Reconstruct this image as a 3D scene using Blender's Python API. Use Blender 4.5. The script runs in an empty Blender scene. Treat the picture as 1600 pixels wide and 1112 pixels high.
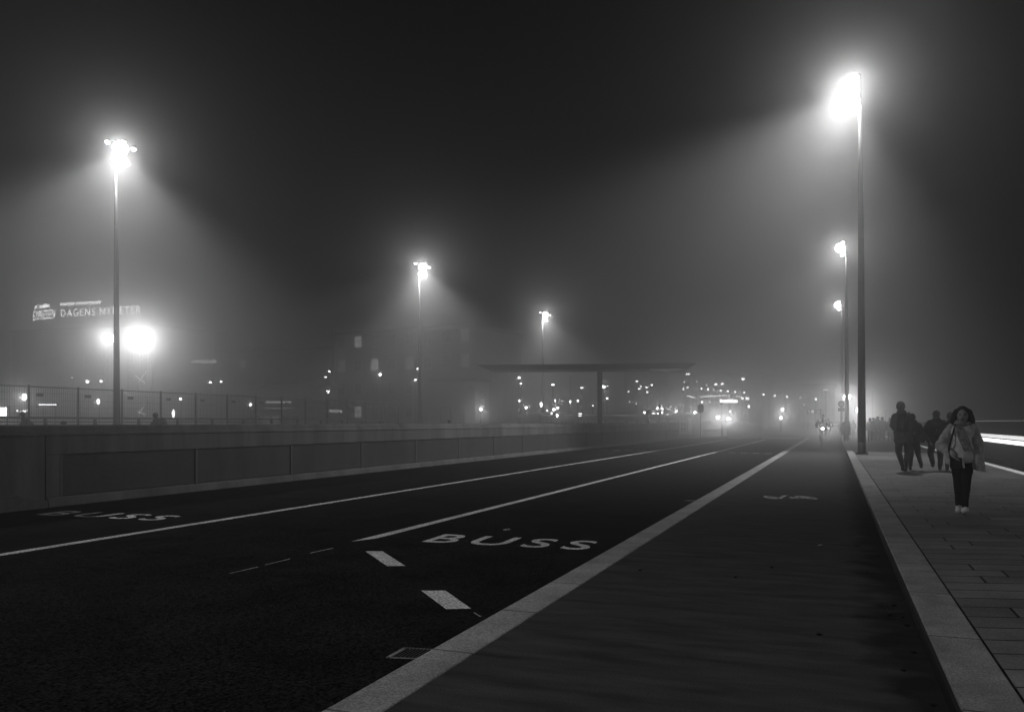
import bpy, bmesh, math, random
from mathutils import Vector, Matrix, noise as mnoise
random.seed(7)
S = bpy.context.scene
COL = S.collection

# ------------------------------------------------------------------ camera, world, exposure
F = 1306.0                       # focal length in pixels of the 1600 px wide photograph
HC = 1.45                        # eye height
YAW = math.atan(503 / F)         # the street's vanishing point lies 503 px right of the centre
ca, sa = math.cos(YAW), math.sin(YAW)
cd = bpy.data.cameras.new('camera'); cam = bpy.data.objects.new('camera', cd); COL.objects.link(cam)
cam.location = (0, 0, HC); cam.rotation_euler = (math.pi / 2, 0, YAW)
cd.sensor_width = 36; cd.lens = 36 * F / 1600; cd.shift_y = 104 / 1600; cd.clip_start = .1; cd.clip_end = 3000
S.camera = cam
w = bpy.data.worlds.new("World"); S.world = w; w.use_nodes = True
bg = w.node_tree.nodes['Background']; bg.inputs[0].default_value = (1, 1, 1, 1); bg.inputs[1].default_value = .0006
S.view_settings.view_transform = 'Standard'; S.view_settings.look = 'None'; S.view_settings.exposure = 0; S.view_settings.gamma = 1
cy = S.cycles
cy.volume_bounces = 0; cy.max_bounces = 5; cy.diffuse_bounces = 2; cy.glossy_bounces = 2; cy.transmission_bounces = 2
cy.sample_clamp_indirect = .5; cy.sample_clamp_direct = 60.0
cy.use_denoising = True
try: cy.denoiser = 'OPENIMAGEDENOISE'
except Exception: pass
cy.caustics_reflective = False; cy.caustics_refractive = False
FOG = .0062; FOG_G = .68          # broad side scatter
FOG2 = .0055; FOG2_G = .95        # narrow forward lobe of fog droplets (the aureole round lamps)
K_LAMP = .8

# ------------------------------------------------------------------ helpers
def at(px, py, d):
    """photo pixel and depth -> world"""
    x = (px - 800) / F * d
    return Vector((x * ca - d * sa, x * sa + d * ca, HC + (660 - py) / F * d))
def gnd(px, py, z=0.0):
    return at(px, py, F * (HC - z) / (py - 660))
def onX(px, py, X):
    """world point on the vertical plane x = X"""
    t = (px - 800) / F
    d = X / (t * ca - sa)
    return at(px, py, d)
def tag(o, label=None, cat=None, group=None, kind=None):
    if label: o['label'] = label
    if cat: o['category'] = cat
    if group: o['group'] = group
    if kind: o['kind'] = kind
    return o
def thing(name, label, cat, loc=(0, 0, 0), rz=0, group=None):
    o = bpy.data.objects.new(name, None); COL.objects.link(o)
    o.location = loc; o.rotation_euler = (0, 0, rz); o.empty_display_size = .2
    return tag(o, label, cat, group)
def copy_tree(o, parent=None):
    c = o.copy(); COL.objects.link(c)
    if parent: c.parent = parent
    for ch in o.children: copy_tree(ch, c)
    return c

TS = bpy.data.scenes.new('scratch')      # modifiers are evaluated in a scratch scene, removed at the end
def evaluated_mesh(o):
    TS.collection.objects.link(o); TS.view_layers[0].update(); dg = TS.view_layers[0].depsgraph
    me = bpy.data.meshes.new_from_object(o.evaluated_get(dg)); TS.collection.objects.unlink(o); return me

class MB:
    def __init__(s): s.b = bmesh.new()
    def box(s, x0, x1, y0, y1, z0, z1, M=None):
        v = [s.b.verts.new((x, y, z)) for z in (z0, z1) for y in (y0, y1) for x in (x0, x1)]
        for f in ((0, 2, 3, 1), (4, 5, 7, 6), (0, 1, 5, 4), (2, 6, 7, 3), (0, 4, 6, 2), (1, 3, 7, 5)):
            s.b.faces.new([v[i] for i in f])
        if M:
            for q in v: q.co = M @ q.co
        return s
    def tube(s, p, q, r0, r1=None, n=12, cap=True):
        r1 = r0 if r1 is None else r1
        p, q = Vector(p), Vector(q); d = (q - p).normalized()
        a = d.orthogonal().normalized(); b = d.cross(a)
        R = []
        for c, r in ((p, r0), (q, r1)):
            R.append([s.b.verts.new(c + (a * math.cos(2 * math.pi * i / n) + b * math.sin(2 * math.pi * i / n)) * r) for i in range(n)])
        for i in range(n):
            j = (i + 1) % n
            s.b.faces.new((R[0][i], R[0][j], R[1][j], R[1][i]))
        if cap:
            s.b.faces.new(R[0][::-1]); s.b.faces.new(R[1])
        return s
    def ball(s, c, r, sc=(1, 1, 1), M=None, u=14, v=9):
        c = Vector(c)
        def mk(x, y, z):
            q = Vector((x * sc[0], y * sc[1], z * sc[2])) * r
            return s.b.verts.new((M @ q if M else q) + c)
        top, bot = mk(0, 0, 1), mk(0, 0, -1); rows = []
        for i in range(1, v):
            t = math.pi * i / v; st_, ct_ = math.sin(t), math.cos(t)
            rows.append([mk(st_ * math.cos(2 * math.pi * j / u), st_ * math.sin(2 * math.pi * j / u), ct_) for j in range(u)])
        for j in range(u):
            k = (j + 1) % u; s.b.faces.new((top, rows[0][j], rows[0][k])); s.b.faces.new((bot, rows[-1][k], rows[-1][j]))
            for i in range(len(rows) - 1): s.b.faces.new((rows[i][j], rows[i + 1][j], rows[i + 1][k], rows[i][k]))
        return s
    def cap(s, p, q, r0, r1, n=14):
        s.tube(p, q, r0, r1, n); s.ball(p, r0); s.ball(q, r1); return s
    def chain(s, pts, rs):
        for i in range(len(pts) - 1): s.cap(pts[i], pts[i + 1], rs[i], rs[i + 1])
        return s
    def poly(s, pts):
        s.b.faces.new([s.b.verts.new(p) for p in pts]); return s
    def prism(s, prof, y0, y1):
        """profile of (x,z) swept along y"""
        A = [s.b.verts.new((x, y0, z)) for x, z in prof]; B = [s.b.verts.new((x, y1, z)) for x, z in prof]
        n = len(prof)
        for i in range(n):
            j = (i + 1) % n; s.b.faces.new((A[i], A[j], B[j], B[i]))
        s.b.faces.new(A[::-1]); s.b.faces.new(B); return s
    def extr(s, pts, z0, z1):
        A = [s.b.verts.new((p[0], p[1], z0)) for p in pts]; B = [s.b.verts.new((p[0], p[1], z1)) for p in pts]
        n = len(pts)
        for i in range(n):
            j = (i + 1) % n; s.b.faces.new((A[i], A[j], B[j], B[i]))
        s.b.faces.new(A[::-1]); s.b.faces.new(B); return s
    def stroke(s, pts, wd, z):
        for i in range(len(pts) - 1):
            p, q = Vector(pts[i][:2]), Vector(pts[i + 1][:2]); d = (q - p)
            if d.length < 1e-6: continue
            d = d.normalized(); n = Vector((-d.y, d.x)) * wd / 2; e = d * wd * .3
            s.b.faces.new([s.b.verts.new((*c, z + .0004 * (i % 3))) for c in (p - n - e, q - n + e, q + n + e, p + n - e)])
        return s
    def torus(s, c, R, r, axis='x', n=28, m=8):
        P = []
        for i in range(n):
            a = 2 * math.pi * i / n; row = []
            for j in range(m):
                b = 2 * math.pi * j / m; rr = R + r * math.cos(b); h = r * math.sin(b)
                co = (h, rr * math.cos(a), rr * math.sin(a)) if axis == 'x' else (rr * math.cos(a), rr * math.sin(a), h)
                row.append(s.b.verts.new(Vector(co) + Vector(c)))
            P.append(row)
        for i in range(n):
            for j in range(m):
                s.b.faces.new((P[i][j], P[(i + 1) % n][j], P[(i + 1) % n][(j + 1) % m], P[i][(j + 1) % m]))
        return s
    def build(s, name, m, parent=None, smooth=False, bevel=0, kind=None, label=None):
        bmesh.ops.recalc_face_normals(s.b, faces=s.b.faces)
        me = bpy.data.meshes.new(name); s.b.to_mesh(me); s.b.free()
        if smooth: me.polygons.foreach_set('use_smooth', [True] * len(me.polygons))
        if m: me.materials.append(m)
        o = bpy.data.objects.new(name, me); COL.objects.link(o)
        if parent: o.parent = parent
        if bevel:
            b = o.modifiers.new('bevel', 'BEVEL'); b.width = bevel; b.segments = 2; b.limit_method = 'ANGLE'
        if kind: o['kind'] = kind
        if label: o['label'] = label
        return o
    def blob(s, name, m, parent=None, voxel=.02, sm=3, cut=None, fold=0.0):
        """voxel-remesh everything added so far into one continuous smooth skin"""
        me = bpy.data.meshes.new(name); s.b.to_mesh(me); s.b.free()
        o = bpy.data.objects.new(name, me)
        r = o.modifiers.new('r', 'REMESH'); r.mode = 'VOXEL'; r.voxel_size = voxel
        if sm:
            k = o.modifiers.new('s', 'SMOOTH'); k.factor = .5; k.iterations = sm
        nm = evaluated_mesh(o); o.modifiers.clear(); o.data = nm; nm.name = name; COL.objects.link(o)
        bpy.data.meshes.remove(me)
        if fold:
            nm.update(); nv = [v.normal.copy() for v in nm.vertices]
            for v, q in zip(nm.vertices, nv):
                p = v.co
                f = mnoise.noise(Vector((p.x * 9, p.y * 9, p.z * 5 + p.x * 6))) * .65 + mnoise.noise(Vector((p.x * 24, p.y * 24, p.z * 13))) * .35
                v.co = p + q * (f * .7 + .22) * fold
        if cut is not None:
            bm = bmesh.new(); bm.from_mesh(nm)
            bmesh.ops.bisect_plane(bm, geom=bm.verts[:] + bm.edges[:] + bm.faces[:], plane_co=cut[0], plane_no=cut[1], clear_inner=True)
            bmesh.ops.holes_fill(bm, edges=[e for e in bm.edges if e.is_boundary]); bm.to_mesh(nm); bm.free()
        nm.polygons.foreach_set('use_smooth', [True] * len(nm.polygons))
        nm.materials.clear(); nm.materials.append(m)
        if parent: o.parent = parent
        return o

# ------------------------------------------------------------------ materials
def new_mat(name):
    m = bpy.data.materials.new(name); m.use_nodes = True
    nt = m.node_tree; return m, nt, nt.nodes['Principled BSDF']
def mat(name, v, rough=.8, var=.25, scale=3.0, fine=None, bump=0, spec=.3, metal=0, stretch=None):
    """grey surface with soft blotches (scale) and a fine grain (fine)"""
    m, nt, B = new_mat(name); N, L = nt.nodes, nt.links
    tc = N.new('ShaderNodeTexCoord'); mp = N.new('ShaderNodeMapping')
    if stretch: mp.inputs['Scale'].default_value = stretch
    geo = N.new('ShaderNodeNewGeometry')
    L.new(geo.outputs['Position'] if stretch or fine else tc.outputs['Object'], mp.inputs['Vector'])
    n = N.new('ShaderNodeTexNoise'); n.inputs['Scale'].default_value = scale; n.inputs['Detail'].default_value = 6; n.inputs['Roughness'].default_value = .62
    L.new(mp.outputs[0], n.inputs['Vector'])
    r = N.new('ShaderNodeMapRange'); r.inputs[1].default_value = .3; r.inputs[2].default_value = .7
    r.inputs[3].default_value = v * (1 - var); r.inputs[4].default_value = v * (1 + var)
    L.new(n.outputs[0], r.inputs[0]); out = r.outputs[0]
    if fine:
        n2 = N.new('ShaderNodeTexNoise'); n2.inputs['Scale'].default_value = fine[0]; n2.inputs['Detail'].default_value = 3
        L.new(geo.outputs['Position'], n2.inputs['Vector'])
        r2 = N.new('ShaderNodeMapRange'); r2.inputs[1].default_value = .3; r2.inputs[2].default_value = .7
        r2.inputs[3].default_value = 1 - fine[1]; r2.inputs[4].default_value = 1 + fine[1]
        L.new(n2.outputs[0], r2.inputs[0])
        mu = N.new('ShaderNodeMath'); mu.operation = 'MULTIPLY'; L.new(out, mu.inputs[0]); L.new(r2.outputs[0], mu.inputs[1]); out = mu.outputs[0]
        if bump:
            bp = N.new('ShaderNodeBump'); bp.inputs['Strength'].default_value = bump; bp.inputs['Distance'].default_value = .01
            L.new(n2.outputs[0], bp.inputs['Height']); L.new(bp.outputs[0], B.inputs['Normal'])
    cb = N.new('ShaderNodeCombineColor')
    for i in range(3): L.new(out, cb.inputs[i])
    L.new(cb.outputs[0], B.inputs['Base Color'])
    B.inputs['Roughness'].default_value = rough; B.inputs['Metallic'].default_value = metal
    B.inputs['Specular IOR Level'].default_value = spec
    m['out'] = 1
    return m
def emit(name, s, sample=False):
    m, nt, B = new_mat(name)
    B.inputs['Base Color'].default_value = (.3, .3, .3, 1)
    B.inputs['Emission Color'].default_value = (1, 1, 1, 1); B.inputs['Emission Strength'].default_value = s
    m.cycles.emission_sampling = 'AUTO' if sample else 'NONE'
    return m
def joints(m, period, wdt, dark, offset=0.0, axis=1, skew=0.0, rows=None):
    """dark joint lines across a mat() surface; rows=(course, brick length) for staggered slabs"""
    nt = m.node_tree; N, L = nt.nodes, nt.links; B = N['Principled BSDF']
    src = B.inputs['Base Color'].links[0].from_socket
    geo = N.new('ShaderNodeNewGeometry'); mp = N.new('ShaderNodeMapping')
    sp_ = N.new('ShaderNodeSeparateXYZ'); cm_ = N.new('ShaderNodeCombineXYZ'); ma_ = N.new('ShaderNodeMath'); ma_.operation = 'MULTIPLY_ADD'
    L.new(geo.outputs['Position'], sp_.inputs[0]); L.new(sp_.outputs[0], cm_.inputs[0]); L.new(sp_.outputs[0], ma_.inputs[0])
    ma_.inputs[1].default_value = -math.tan(skew); L.new(sp_.outputs[1], ma_.inputs[2]); L.new(ma_.outputs[0], cm_.inputs[1])
    L.new(cm_.outputs[0], mp.inputs['Vector'])
    mp.inputs['Location'].default_value = (.13, offset, 0)
    br = N.new('ShaderNodeTexBrick'); L.new(mp.outputs[0], br.inputs['Vector'])
    br.inputs['Scale'].default_value = 1.0
    br.inputs['Mortar Size'].default_value = wdt; br.inputs['Mortar Smooth'].default_value = .3
    br.inputs['Color1'].default_value = (.72, .72, .72, 1); br.inputs['Color2'].default_value = (1.18, 1.18, 1.18, 1); br.inputs['Mortar'].default_value = (dark, dark, dark, 1)
    br.offset = .37; br.offset_frequency = 2; br.squash = .72; br.squash_frequency = 3
    if rows:
        br.inputs['Row Height'].default_value = rows[0]; br.inputs['Brick Width'].default_value = rows[1]
    else:
        br.inputs['Row Height'].default_value = period; br.inputs['Brick Width'].default_value = 400
        br.inputs['Color1'].default_value = (.93, .93, .93, 1); br.inputs['Color2'].default_value = (1.07, 1.07, 1.07, 1)
    mx = N.new('ShaderNodeMix'); mx.data_type = 'RGBA'; mx.blend_type = 'MULTIPLY'; mx.inputs[0].default_value = 1
    L.new(src, mx.inputs[6]); L.new(br.outputs[0], mx.inputs[7]); L.new(mx.outputs[2], B.inputs['Base Color'])
    return m

M = {}
M['asphalt'] = mat('asphalt', .017, .95, .35, 1.2, fine=(45, .95), bump=.8, spec=0)
M['ground'] = mat('ground_asphalt', .03, .95, .4, .2, fine=(20, .4), spec=.05)
M['paint'] = mat('road_paint', .76, .8, .25, 3.5, fine=(45, .6), spec=.05)
M['paint_worn'] = mat('worn_road_paint', .3, .9, .45, 4, fine=(50, .6), spec=.05)
M['path'] = mat('bike_path_surface', .066, .9, .35, 1.3, fine=(90, .3), spec=.0, stretch=(1.0, 4.5, 1))
M['granite'] = joints(mat('granite_kerb', .29, .85, .35, 2.2, fine=(90, .5), spec=.1), 1.5, .012, .25)
M['granite_light'] = joints(mat('granite_kerb_light', .36, .85, .28, 2.2, fine=(90, .5), spec=.1), 1.2, .012, .35)
M['slab'] = joints(mat('paving_slab', .19, .85, .3, 1.1, fine=(100, .3), spec=.1), 0, .013, .10, skew=math.radians(15), rows=(.34, 1.35))
M['concrete'] = mat('barrier_concrete', .20, .9, .4, 2.6, fine=(60, .2), spec=.05, stretch=(1, .7, .10))
M['louvre'] = mat('louvre_metal', .17, .7, .22, 2.2, spec=.2, stretch=(1, .5, .15), fine=(40, .1))
M['dark_metal'] = mat('dark_metal', .035, .5, .2, 3, spec=.4)
M['pole'] = mat('painted_pole', .012, .5, .1, 3, spec=.3)
M['fence'] = mat('galvanised_fence', .02, .6, .2, 3)
M['facade'] = mat('plaster_facade', .2, .9, .2, .15, spec=.05)
M['facade2'] = mat('pale_facade', .4, .9, .15, .2, spec=.05)
M['glass'] = mat('dark_window', .02, .2, .1, 1, spec=.5)
M['dark'] = mat('black_cloth', .010, .95, .3, 9, spec=.05)
M['dark2'] = mat('charcoal_cloth', .028, .95, .3, 8, spec=.05)
M['grey'] = mat('grey_cloth', .045, .95, .3, 9, spec=.05)
M['coat'] = mat('light_coat', .50, .95, .3, 14, spec=.05)
M['sweater'] = mat('pale_sweater', .7, .95, .2, 14, spec=.05)
M['scarf'] = mat('patterned_scarf', .26, .95, .85, 22, spec=.05)
M['skin'] = mat('skin', .38, .6, .08, 10, spec=.3)
M['hair'] = mat('dark_hair', .012, .7, .4, 30, spec=.3)
M['shoe'] = mat('white_trainers', .8, .7, .2, 20)
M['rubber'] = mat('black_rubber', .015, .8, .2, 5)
M['sole'] = mat('shoe_sole', .1, .8, .2, 5)
M['sign'] = mat('sign_back', .05, .6, .1, 4)
M['lens'] = emit('lamp_lens', 9)
M['lens_far'] = emit('far_lamp_lens', 8)
M['lens_dim'] = emit('dim_lamp_lens', 4)
M['flood'] = emit('floodlight_lens', 9)
M['neon'] = emit('neon_tube', 5.5)
M['neon_bright'] = emit('bright_neon_tube', 7)
M['neon_dim'] = emit('dim_neon_tube', 4.6)
M['led'] = emit('led_panel', 2.2, True)
M['recess_glow'] = emit('recess_wall_glow', 1.0, True)  # LED light on the parapet's recess wall, painted in as emission
M['led_foot'] = emit('led_foot_strip', .42, True)
M['window_lit'] = emit('lit_window', .35)
M['window_dim'] = emit('dim_window', .10)
M['screen'] = emit('screen', 6)
M['signal'] = emit('signal_lens', 5)

def point(loc, power, r=.12, name='lamp_glow', parent=None):
    if name in ('lamp_glow', 'headlight_glow', 'flood_glow') and parent is not None and parent.name.split('.')[0] != 'street_lamp':
        wv = parent.matrix_basis @ Vector(loc); d = Vector((-wv.x, -wv.y, 0)).normalized() + Vector((0, 0, -.25))
        d = Matrix.Rotation(-parent.rotation_euler.z, 3, 'Z') @ d
        return spot(loc, d, power * KP, 76, 1.0, r, parent)
    l = bpy.data.lights.new(name, 'POINT'); l.energy = power * (KP if name != 'stray_glow' else 1); l.shadow_soft_size = r
    o = bpy.data.objects.new(name, l); COL.objects.link(o); o.location = loc
    o.visible_camera = True
    if parent: o.parent = parent
    return o
KP = .42
def facing(loc, power, r, parent, world, half=54, down=.62):
    """lamp shining towards the bridge and down, with a little stray light all round"""
    wv = Vector(world); d = Vector((-wv.x, -wv.y, 0)).normalized() + Vector((0, 0, -down))
    if parent: d = Matrix.Rotation(-parent.rotation_euler.z, 3, 'Z') @ d
    o = spot(loc, d, power * .45, half, 1.0, r, parent); point(loc, power * .14, r, 'stray_glow', parent); return o
def spot(loc, aim, power, half, blend, r=.2, parent=None):
    l = bpy.data.lights.new('lamp_beam', 'SPOT'); l.energy = power; l.shadow_soft_size = r
    l.spot_size = math.radians(2 * half); l.spot_blend = blend
    o = bpy.data.objects.new('lamp_beam', l); COL.objects.link(o); o.location = loc
    o.rotation_euler = Vector(aim).to_track_quat('-Z', 'Y').to_euler()
    if parent: o.parent = parent
    return o

# ------------------------------------------------------------------ ground, road, path, pavement
RZ = -.12
g = MB(); g.poly([(-450, -60, RZ - .012), (450, -60, RZ - .012), (450, 620, RZ - .012), (-450, 620, RZ - .012)])
tag(g.build('ground', M['ground']), kind='structure')
XL = -2.40; XB = -13.6
road = tag(thing('road', None, None), kind='structure')
r_ = MB(); r_.poly([(XB - .05, -25, RZ), (XL + .05, -25, RZ), (XL + .05, 84, RZ), (XB - .05, 84, RZ)]); r_.build('asphalt_surface', M['asphalt'], road)
r2 = MB(); r2.poly([(-80, 84, RZ), (XL + .05, 84, RZ), (XL + .05, 112, RZ), (-80, 112, RZ)]); r2.build('asphalt_surface', M['asphalt'], road)
ZP = RZ + .004
def line(px_pts, m='paint'):
    b = MB(); b.poly([gnd(x, y, ZP) for x, y in px_pts]); return b.build('painted_line', M[m], road)
# the two long lane lines run parallel to the kerb
hz = HC - ZP
X1 = -4.02 * hz * ca; X2 = -6.32 * hz * ca
y0 = gnd(560, 846, ZP).y
b = MB(); b.poly([(X1 - .07, y0, ZP), (X1 + .09, y0 + .35, ZP), (X1 + .09, 80, ZP), (X1 - .07, 80, ZP)]); b.build('lane_line', M['paint'], road)
b = MB(); b.poly([(X2 - .08, -10, ZP), (X2 + .08, -10, ZP), (X2 + .08, 78, ZP), (X2 - .08, 78, ZP)]); b.build('lane_line', M['paint'], road)
for q in ([(571, 860.6), (597.7, 860.6), (633.3, 883.5), (604.6, 883.8)], [(658, 922), (696, 922), (736, 950), (697, 951)]): line(q).name = 'painted_block'
for (ax, ay, bx, by) in ((359, 894.5, 403, 884.5), (414, 881.5, 453, 872), (484, 863, 521, 855)):
    line([(ax, ay), (bx, by), (bx, by + 1.2), (ax, ay + 1.2)], 'paint_worn')
for (ax, ay, bx, by) in ((739, 956, 752, 962),): line([(ax, ay), (ax + 2, ay), (bx + 1, by + .8), (bx - 3, by + .8)], 'paint_worn')
line([(785, 826.5), (796, 825), (798, 827), (788, 828.5)], 'paint_worn')
for i in range(4):
    x = 1139 + i * 18.4; y = 706.3 + i * .45; line([(x, y), (x + 11, y + .3), (x + 11, y + 1.3), (x, y + 1.0)], 'paint_worn')
    x = 938 + i * 19.5; y = 702.2 + i * .4; line([(x, y), (x + 12, y + .3), (x + 12, y + 1.2), (x, y + .9)], 'paint_worn')
line([(1070, 781), (1088, 781.5), (1088, 782.5), (1070, 782)], 'paint_worn')
line([(1212, 683), (1224, 683), (1228, 685), (1216, 685)], 'paint_worn')
for (x, y, d) in ((1128, 680, 14), (1160, 681, 9), (1195, 682.4, 8)): line([(x, y), (x + d, y), (x + d, y + .8), (x, y + .8)], 'paint_worn')

def text_mesh(txt, size=1, shear=0, outline=0, bold=0, depth=0, spacing=1, width=None):
    c = bpy.data.curves.new('t', 'FONT'); c.body = txt; c.size = size; c.shear = shear; c.space_character = spacing
    if outline: c.fill_mode = 'NONE'; c.bevel_depth = outline; c.bevel_resolution = 1
    else: c.offset = bold; c.extrude = depth
    c.resolution_u = 4
    o = bpy.data.objects.new('t', c)
    me = evaluated_mesh(o); bpy.data.objects.remove(o); bpy.data.curves.remove(c)
    xs = [v.co.x for v in me.vertices]; x0, x1 = min(xs), max(xs)
    k = (width / (x1 - x0)) if width else 1
    for v in me.vertices: v.co.x = (v.co.x - x0) * k
    return me
def ground_text(txt, bl, br, th, z, parent, m):
    """letters painted on the ground: baseline from bl to br (pixels), height th metres along the road"""
    A, Bq = gnd(*bl, z), gnd(*br, z); ux = (Bq - A); wd = ux.length; ux = ux.normalized(); uy = Vector((-ux.y, ux.x, 0))
    me = text_mesh(txt, 1, bold=.012, width=wd, spacing=1.32)
    hh = max(v.co.y for v in me.vertices)
    for v in me.vertices:
        p = A + ux * v.co.x + uy * (v.co.y / hh * th); v.co = (p.x, p.y, z)
    me.materials.append(m); o = bpy.data.objects.new('bus_lane_lettering', me); COL.objects.link(o); o.parent = parent; return o
ground_text('BUSS', (659, 845.5), (916, 858.5), .78, ZP, road, M['paint'])
ground_text('BUSS', (56, 803.2), (243, 812.6), .66, ZP, road, M['paint'])
# drain grate against the kerb
dg_ = thing('drain_grate', 'dark iron drain grate in the asphalt against the left kerb at the bottom', 'drain grate')
P = [gnd(x, y, ZP) for x, y in ((606, 1027), (633, 1012), (683, 1015), (659, 1029))]
ctr = sum(P, Vector()) / 4
fr = MB()
for i in range(4): fr.stroke([P[i], P[(i + 1) % 4]], .03, ZP + .003)
fr.build('frame', M['granite'], dg_)
ba = MB()
for k in range(1, 9):
    t = k / 9; ba.stroke([P[0].lerp(P[3], t), P[1].lerp(P[2], t)], .012, ZP + .006)
ba.build('bars', M['dark_metal'], dg_)

# left kerb: road 12 cm below the bicycle path
kb = MB(); kb.box(XL, XL + .29, -12, 83, RZ - .1, .006)
P0 = Vector((XL, 83, 0)); pts = []
for k in range(9):
    a = math.pi / 2 * k / 8; pts.append((XL - 2.0 + 2.0 * math.cos(a), 83 + 2.0 * math.sin(a)))
kb.build('kerb', M['granite_light'], bevel=.012, kind='structure')
kb = MB()
inner = [(x, y) for x, y in pts]; outer = [(XL - 2 + 2.29 * math.cos(math.pi / 2 * k / 8), 83 + 2.29 * math.sin(math.pi / 2 * k / 8)) for k in range(9)]
inner.append((XL - 26, 87)); outer.append((XL - 26, 87.3))
kb.extr(inner + outer[::-1], RZ - .1, .002); kb.build('kerb_return', M['granite_light'], kind='structure')
bp = MB(); bp.box(XL + .29, .546, -12, 84, RZ, 0); bp.box(XL + .05, .546, 84, 170, RZ, 0)
path = bp.build('bike_path', M['path'], kind='structure')
def kerb_dirt(m, x0, x1):
    nt = m.node_tree; N, L = nt.nodes, nt.links; B = N['Principled BSDF']; src = B.inputs['Base Color'].links[0].from_socket
    g = N.new('ShaderNodeNewGeometry'); sp = N.new('ShaderNodeSeparateXYZ'); L.new(g.outputs['Position'], sp.inputs[0])
    r = N.new('ShaderNodeMapRange'); r.inputs[1].default_value = x0; r.inputs[2].default_value = x1; L.new(sp.outputs[0], r.inputs[0])
    n = N.new('ShaderNodeTexNoise'); n.inputs['Scale'].default_value = 2.3; n.inputs['Detail'].default_value = 7; L.new(g.outputs['Position'], n.inputs['Vector'])
    a = N.new('ShaderNodeMath'); a.operation = 'ADD'; L.new(r.outputs[0], a.inputs[0]); L.new(n.outputs[0], a.inputs[1])
    t = N.new('ShaderNodeMapRange'); t.inputs[1].default_value = 1.12; t.inputs[2].default_value = 1.38; t.inputs[3].default_value = 1; t.inputs[4].default_value = .4; L.new(a.outputs[0], t.inputs[0])
    cb = N.new('ShaderNodeCombineColor')
    for i in range(3): L.new(t.outputs[0], cb.inputs[i])
    mx = N.new('ShaderNodeMix'); mx.data_type = 'RGBA'; mx.blend_type = 'MULTIPLY'; mx.inputs[0].default_value = 1
    L.new(src, mx.inputs[6]); L.new(cb.outputs[0], mx.inputs[7]); L.new(mx.outputs[2], B.inputs['Base Color'])
kerb_dirt(M['path'], -.35, .52)
# painted bicycle symbol
def gp(pts): return [gnd(1180 + x * .06875, 760 + y * .06875, .004) for x, y in pts]
bs = MB()
def wheel(cx, cy, rx, ry):
    c = gnd(1180 + cx * .06875, 760 + cy * .06875, 0); ra = (gnd(1180 + (cx + rx) * .06875, 760 + cy * .06875, 0) - c).length
    rb = (gnd(1180 + cx * .06875, 760 + (cy - ry) * .06875, 0) - c).length
    ux = Vector((ca, sa)); uy = Vector((-sa, ca))
    pts = [Vector(c[:2]) + ux * ra * math.cos(t) + uy * rb * math.sin(t) for t in [2 * math.pi * i / 20 for i in range(21)]]
    bs.stroke(pts, .07, .004)
wheel(345, 248, 80, 27); wheel(1225, 255, 88, 29)
for s_ in ([(345, 250), (560, 272), (690, 200), (590, 240), (430, 232)], [(800, 235), (850, 262), (920, 238), (1020, 210), (1100, 262), (960, 262), (930, 235)], [(900, 208), (1080, 212)], [(1080, 215), (1225, 255)], [(600, 205), (720, 198)]):
    bs.stroke(gp(s_), .06, .005)
bs.build('bicycle_symbol', mat('symbol_paint', .5, .9, .3, 6, spec=0), path)
lf = MB(); c = gnd(1281, 851.5, .01); lf.poly([c + Vector(v) for v in ((-.03, 0, 0), (0, -.035, .004), (.035, .01, .012), (0, .03, .006))])
tag(lf.build('fallen_leaf', M['sweater']), 'tiny pale leaf lying alone on the dark bicycle path', 'leaf')
specks = MB()
for (x, y) in ((1149, 901), (1206, 886), (1417, 976), (1409, 963), (1396, 945), (1390, 960), (1459, 1100), (1340, 852), (1412, 1046), (1000, 890), (1399, 888), (1428, 1018), (1280, 990), (1372, 868)):
    c = gnd(x, y, .006); specks.ball(c, .014 + random.random() * .012, (1, 1.3, .35), u=8, v=5)
tag(specks.build('grit', M['dark'], smooth=True), 'dark specks of grit scattered over the bicycle path', 'grit', kind='stuff')

# right kerb and paving
XK0, XK1, XP = .57, .87, 4.64
ZK = .08
sl = MB(); sl.box(XK0 - .022, XK0 - .001, -12, 170, -.02, .070); sl.build('kerb_face_shade', M['rubber'], kind='structure')  # dark strip over the kerb's path side, stands in for shade on that face
kb = MB(); kb.box(XK0, XK1, -12, 170, RZ, ZK); kb.build('kerb', M['granite'], bevel=.012, kind='structure')
pv = MB(); pv.box(XK1 + .014, XP + .02, -12, 170, RZ, ZK - .004); pv.build('pavement', M['slab'], kind='structure')

# ------------------------------------------------------------------ right parapet with recessed light
par = thing('bridge_parapet', 'dark parapet with a recessed white light band along the right pavement edge', 'parapet')
Y0, Y1 = -12, 128
b = MB(); b.box(XP, XP + .35, Y0, Y1, RZ, .345); b.build('lower_wall', M['dark2'], par)
b = MB(); b.box(XP + .02, XP + .35, Y0, Y1, .35, .83); b.build('dark_panel', M['grey'], par)
b = MB(); b.box(XP - .03, XP + .35, Y0, Y1, 1.09, 1.485); b.build('upper_wall', M['grey'], par)
b = MB(); b.box(XP + .13, XP + .35, Y0, Y1, .83, 1.09); b.build('recess_back', M['concrete'], par)
b = MB(); b.box(XP + .10, XP + .125, Y0, Y1, .975, 1.075); b.build('glowing_recess_wall', M['recess_glow'], par)  # upper recess wall, its received light given as emission; not a lamp
lp = MB()
y = Y0
while y < Y1 - .1:
    lp.box(XP + .04, XP + .06, y, y + 1.185, .835, .95); y += 1.2
lp.build('light_panel', M['led'], par)
b = MB(); b.box(XP + .0, XP + .055, Y0, Y1, .953, .966); b.build('light_trim', M['dark_metal'], par)
b = MB(); b.box(XP - .05, XP + .37, Y0, Y1, 1.488, 1.51); b.build('top_rail', mat('steel_rail', .45, .35, .1, 2, spec=.6, metal=.6), par, bevel=.006)
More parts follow.
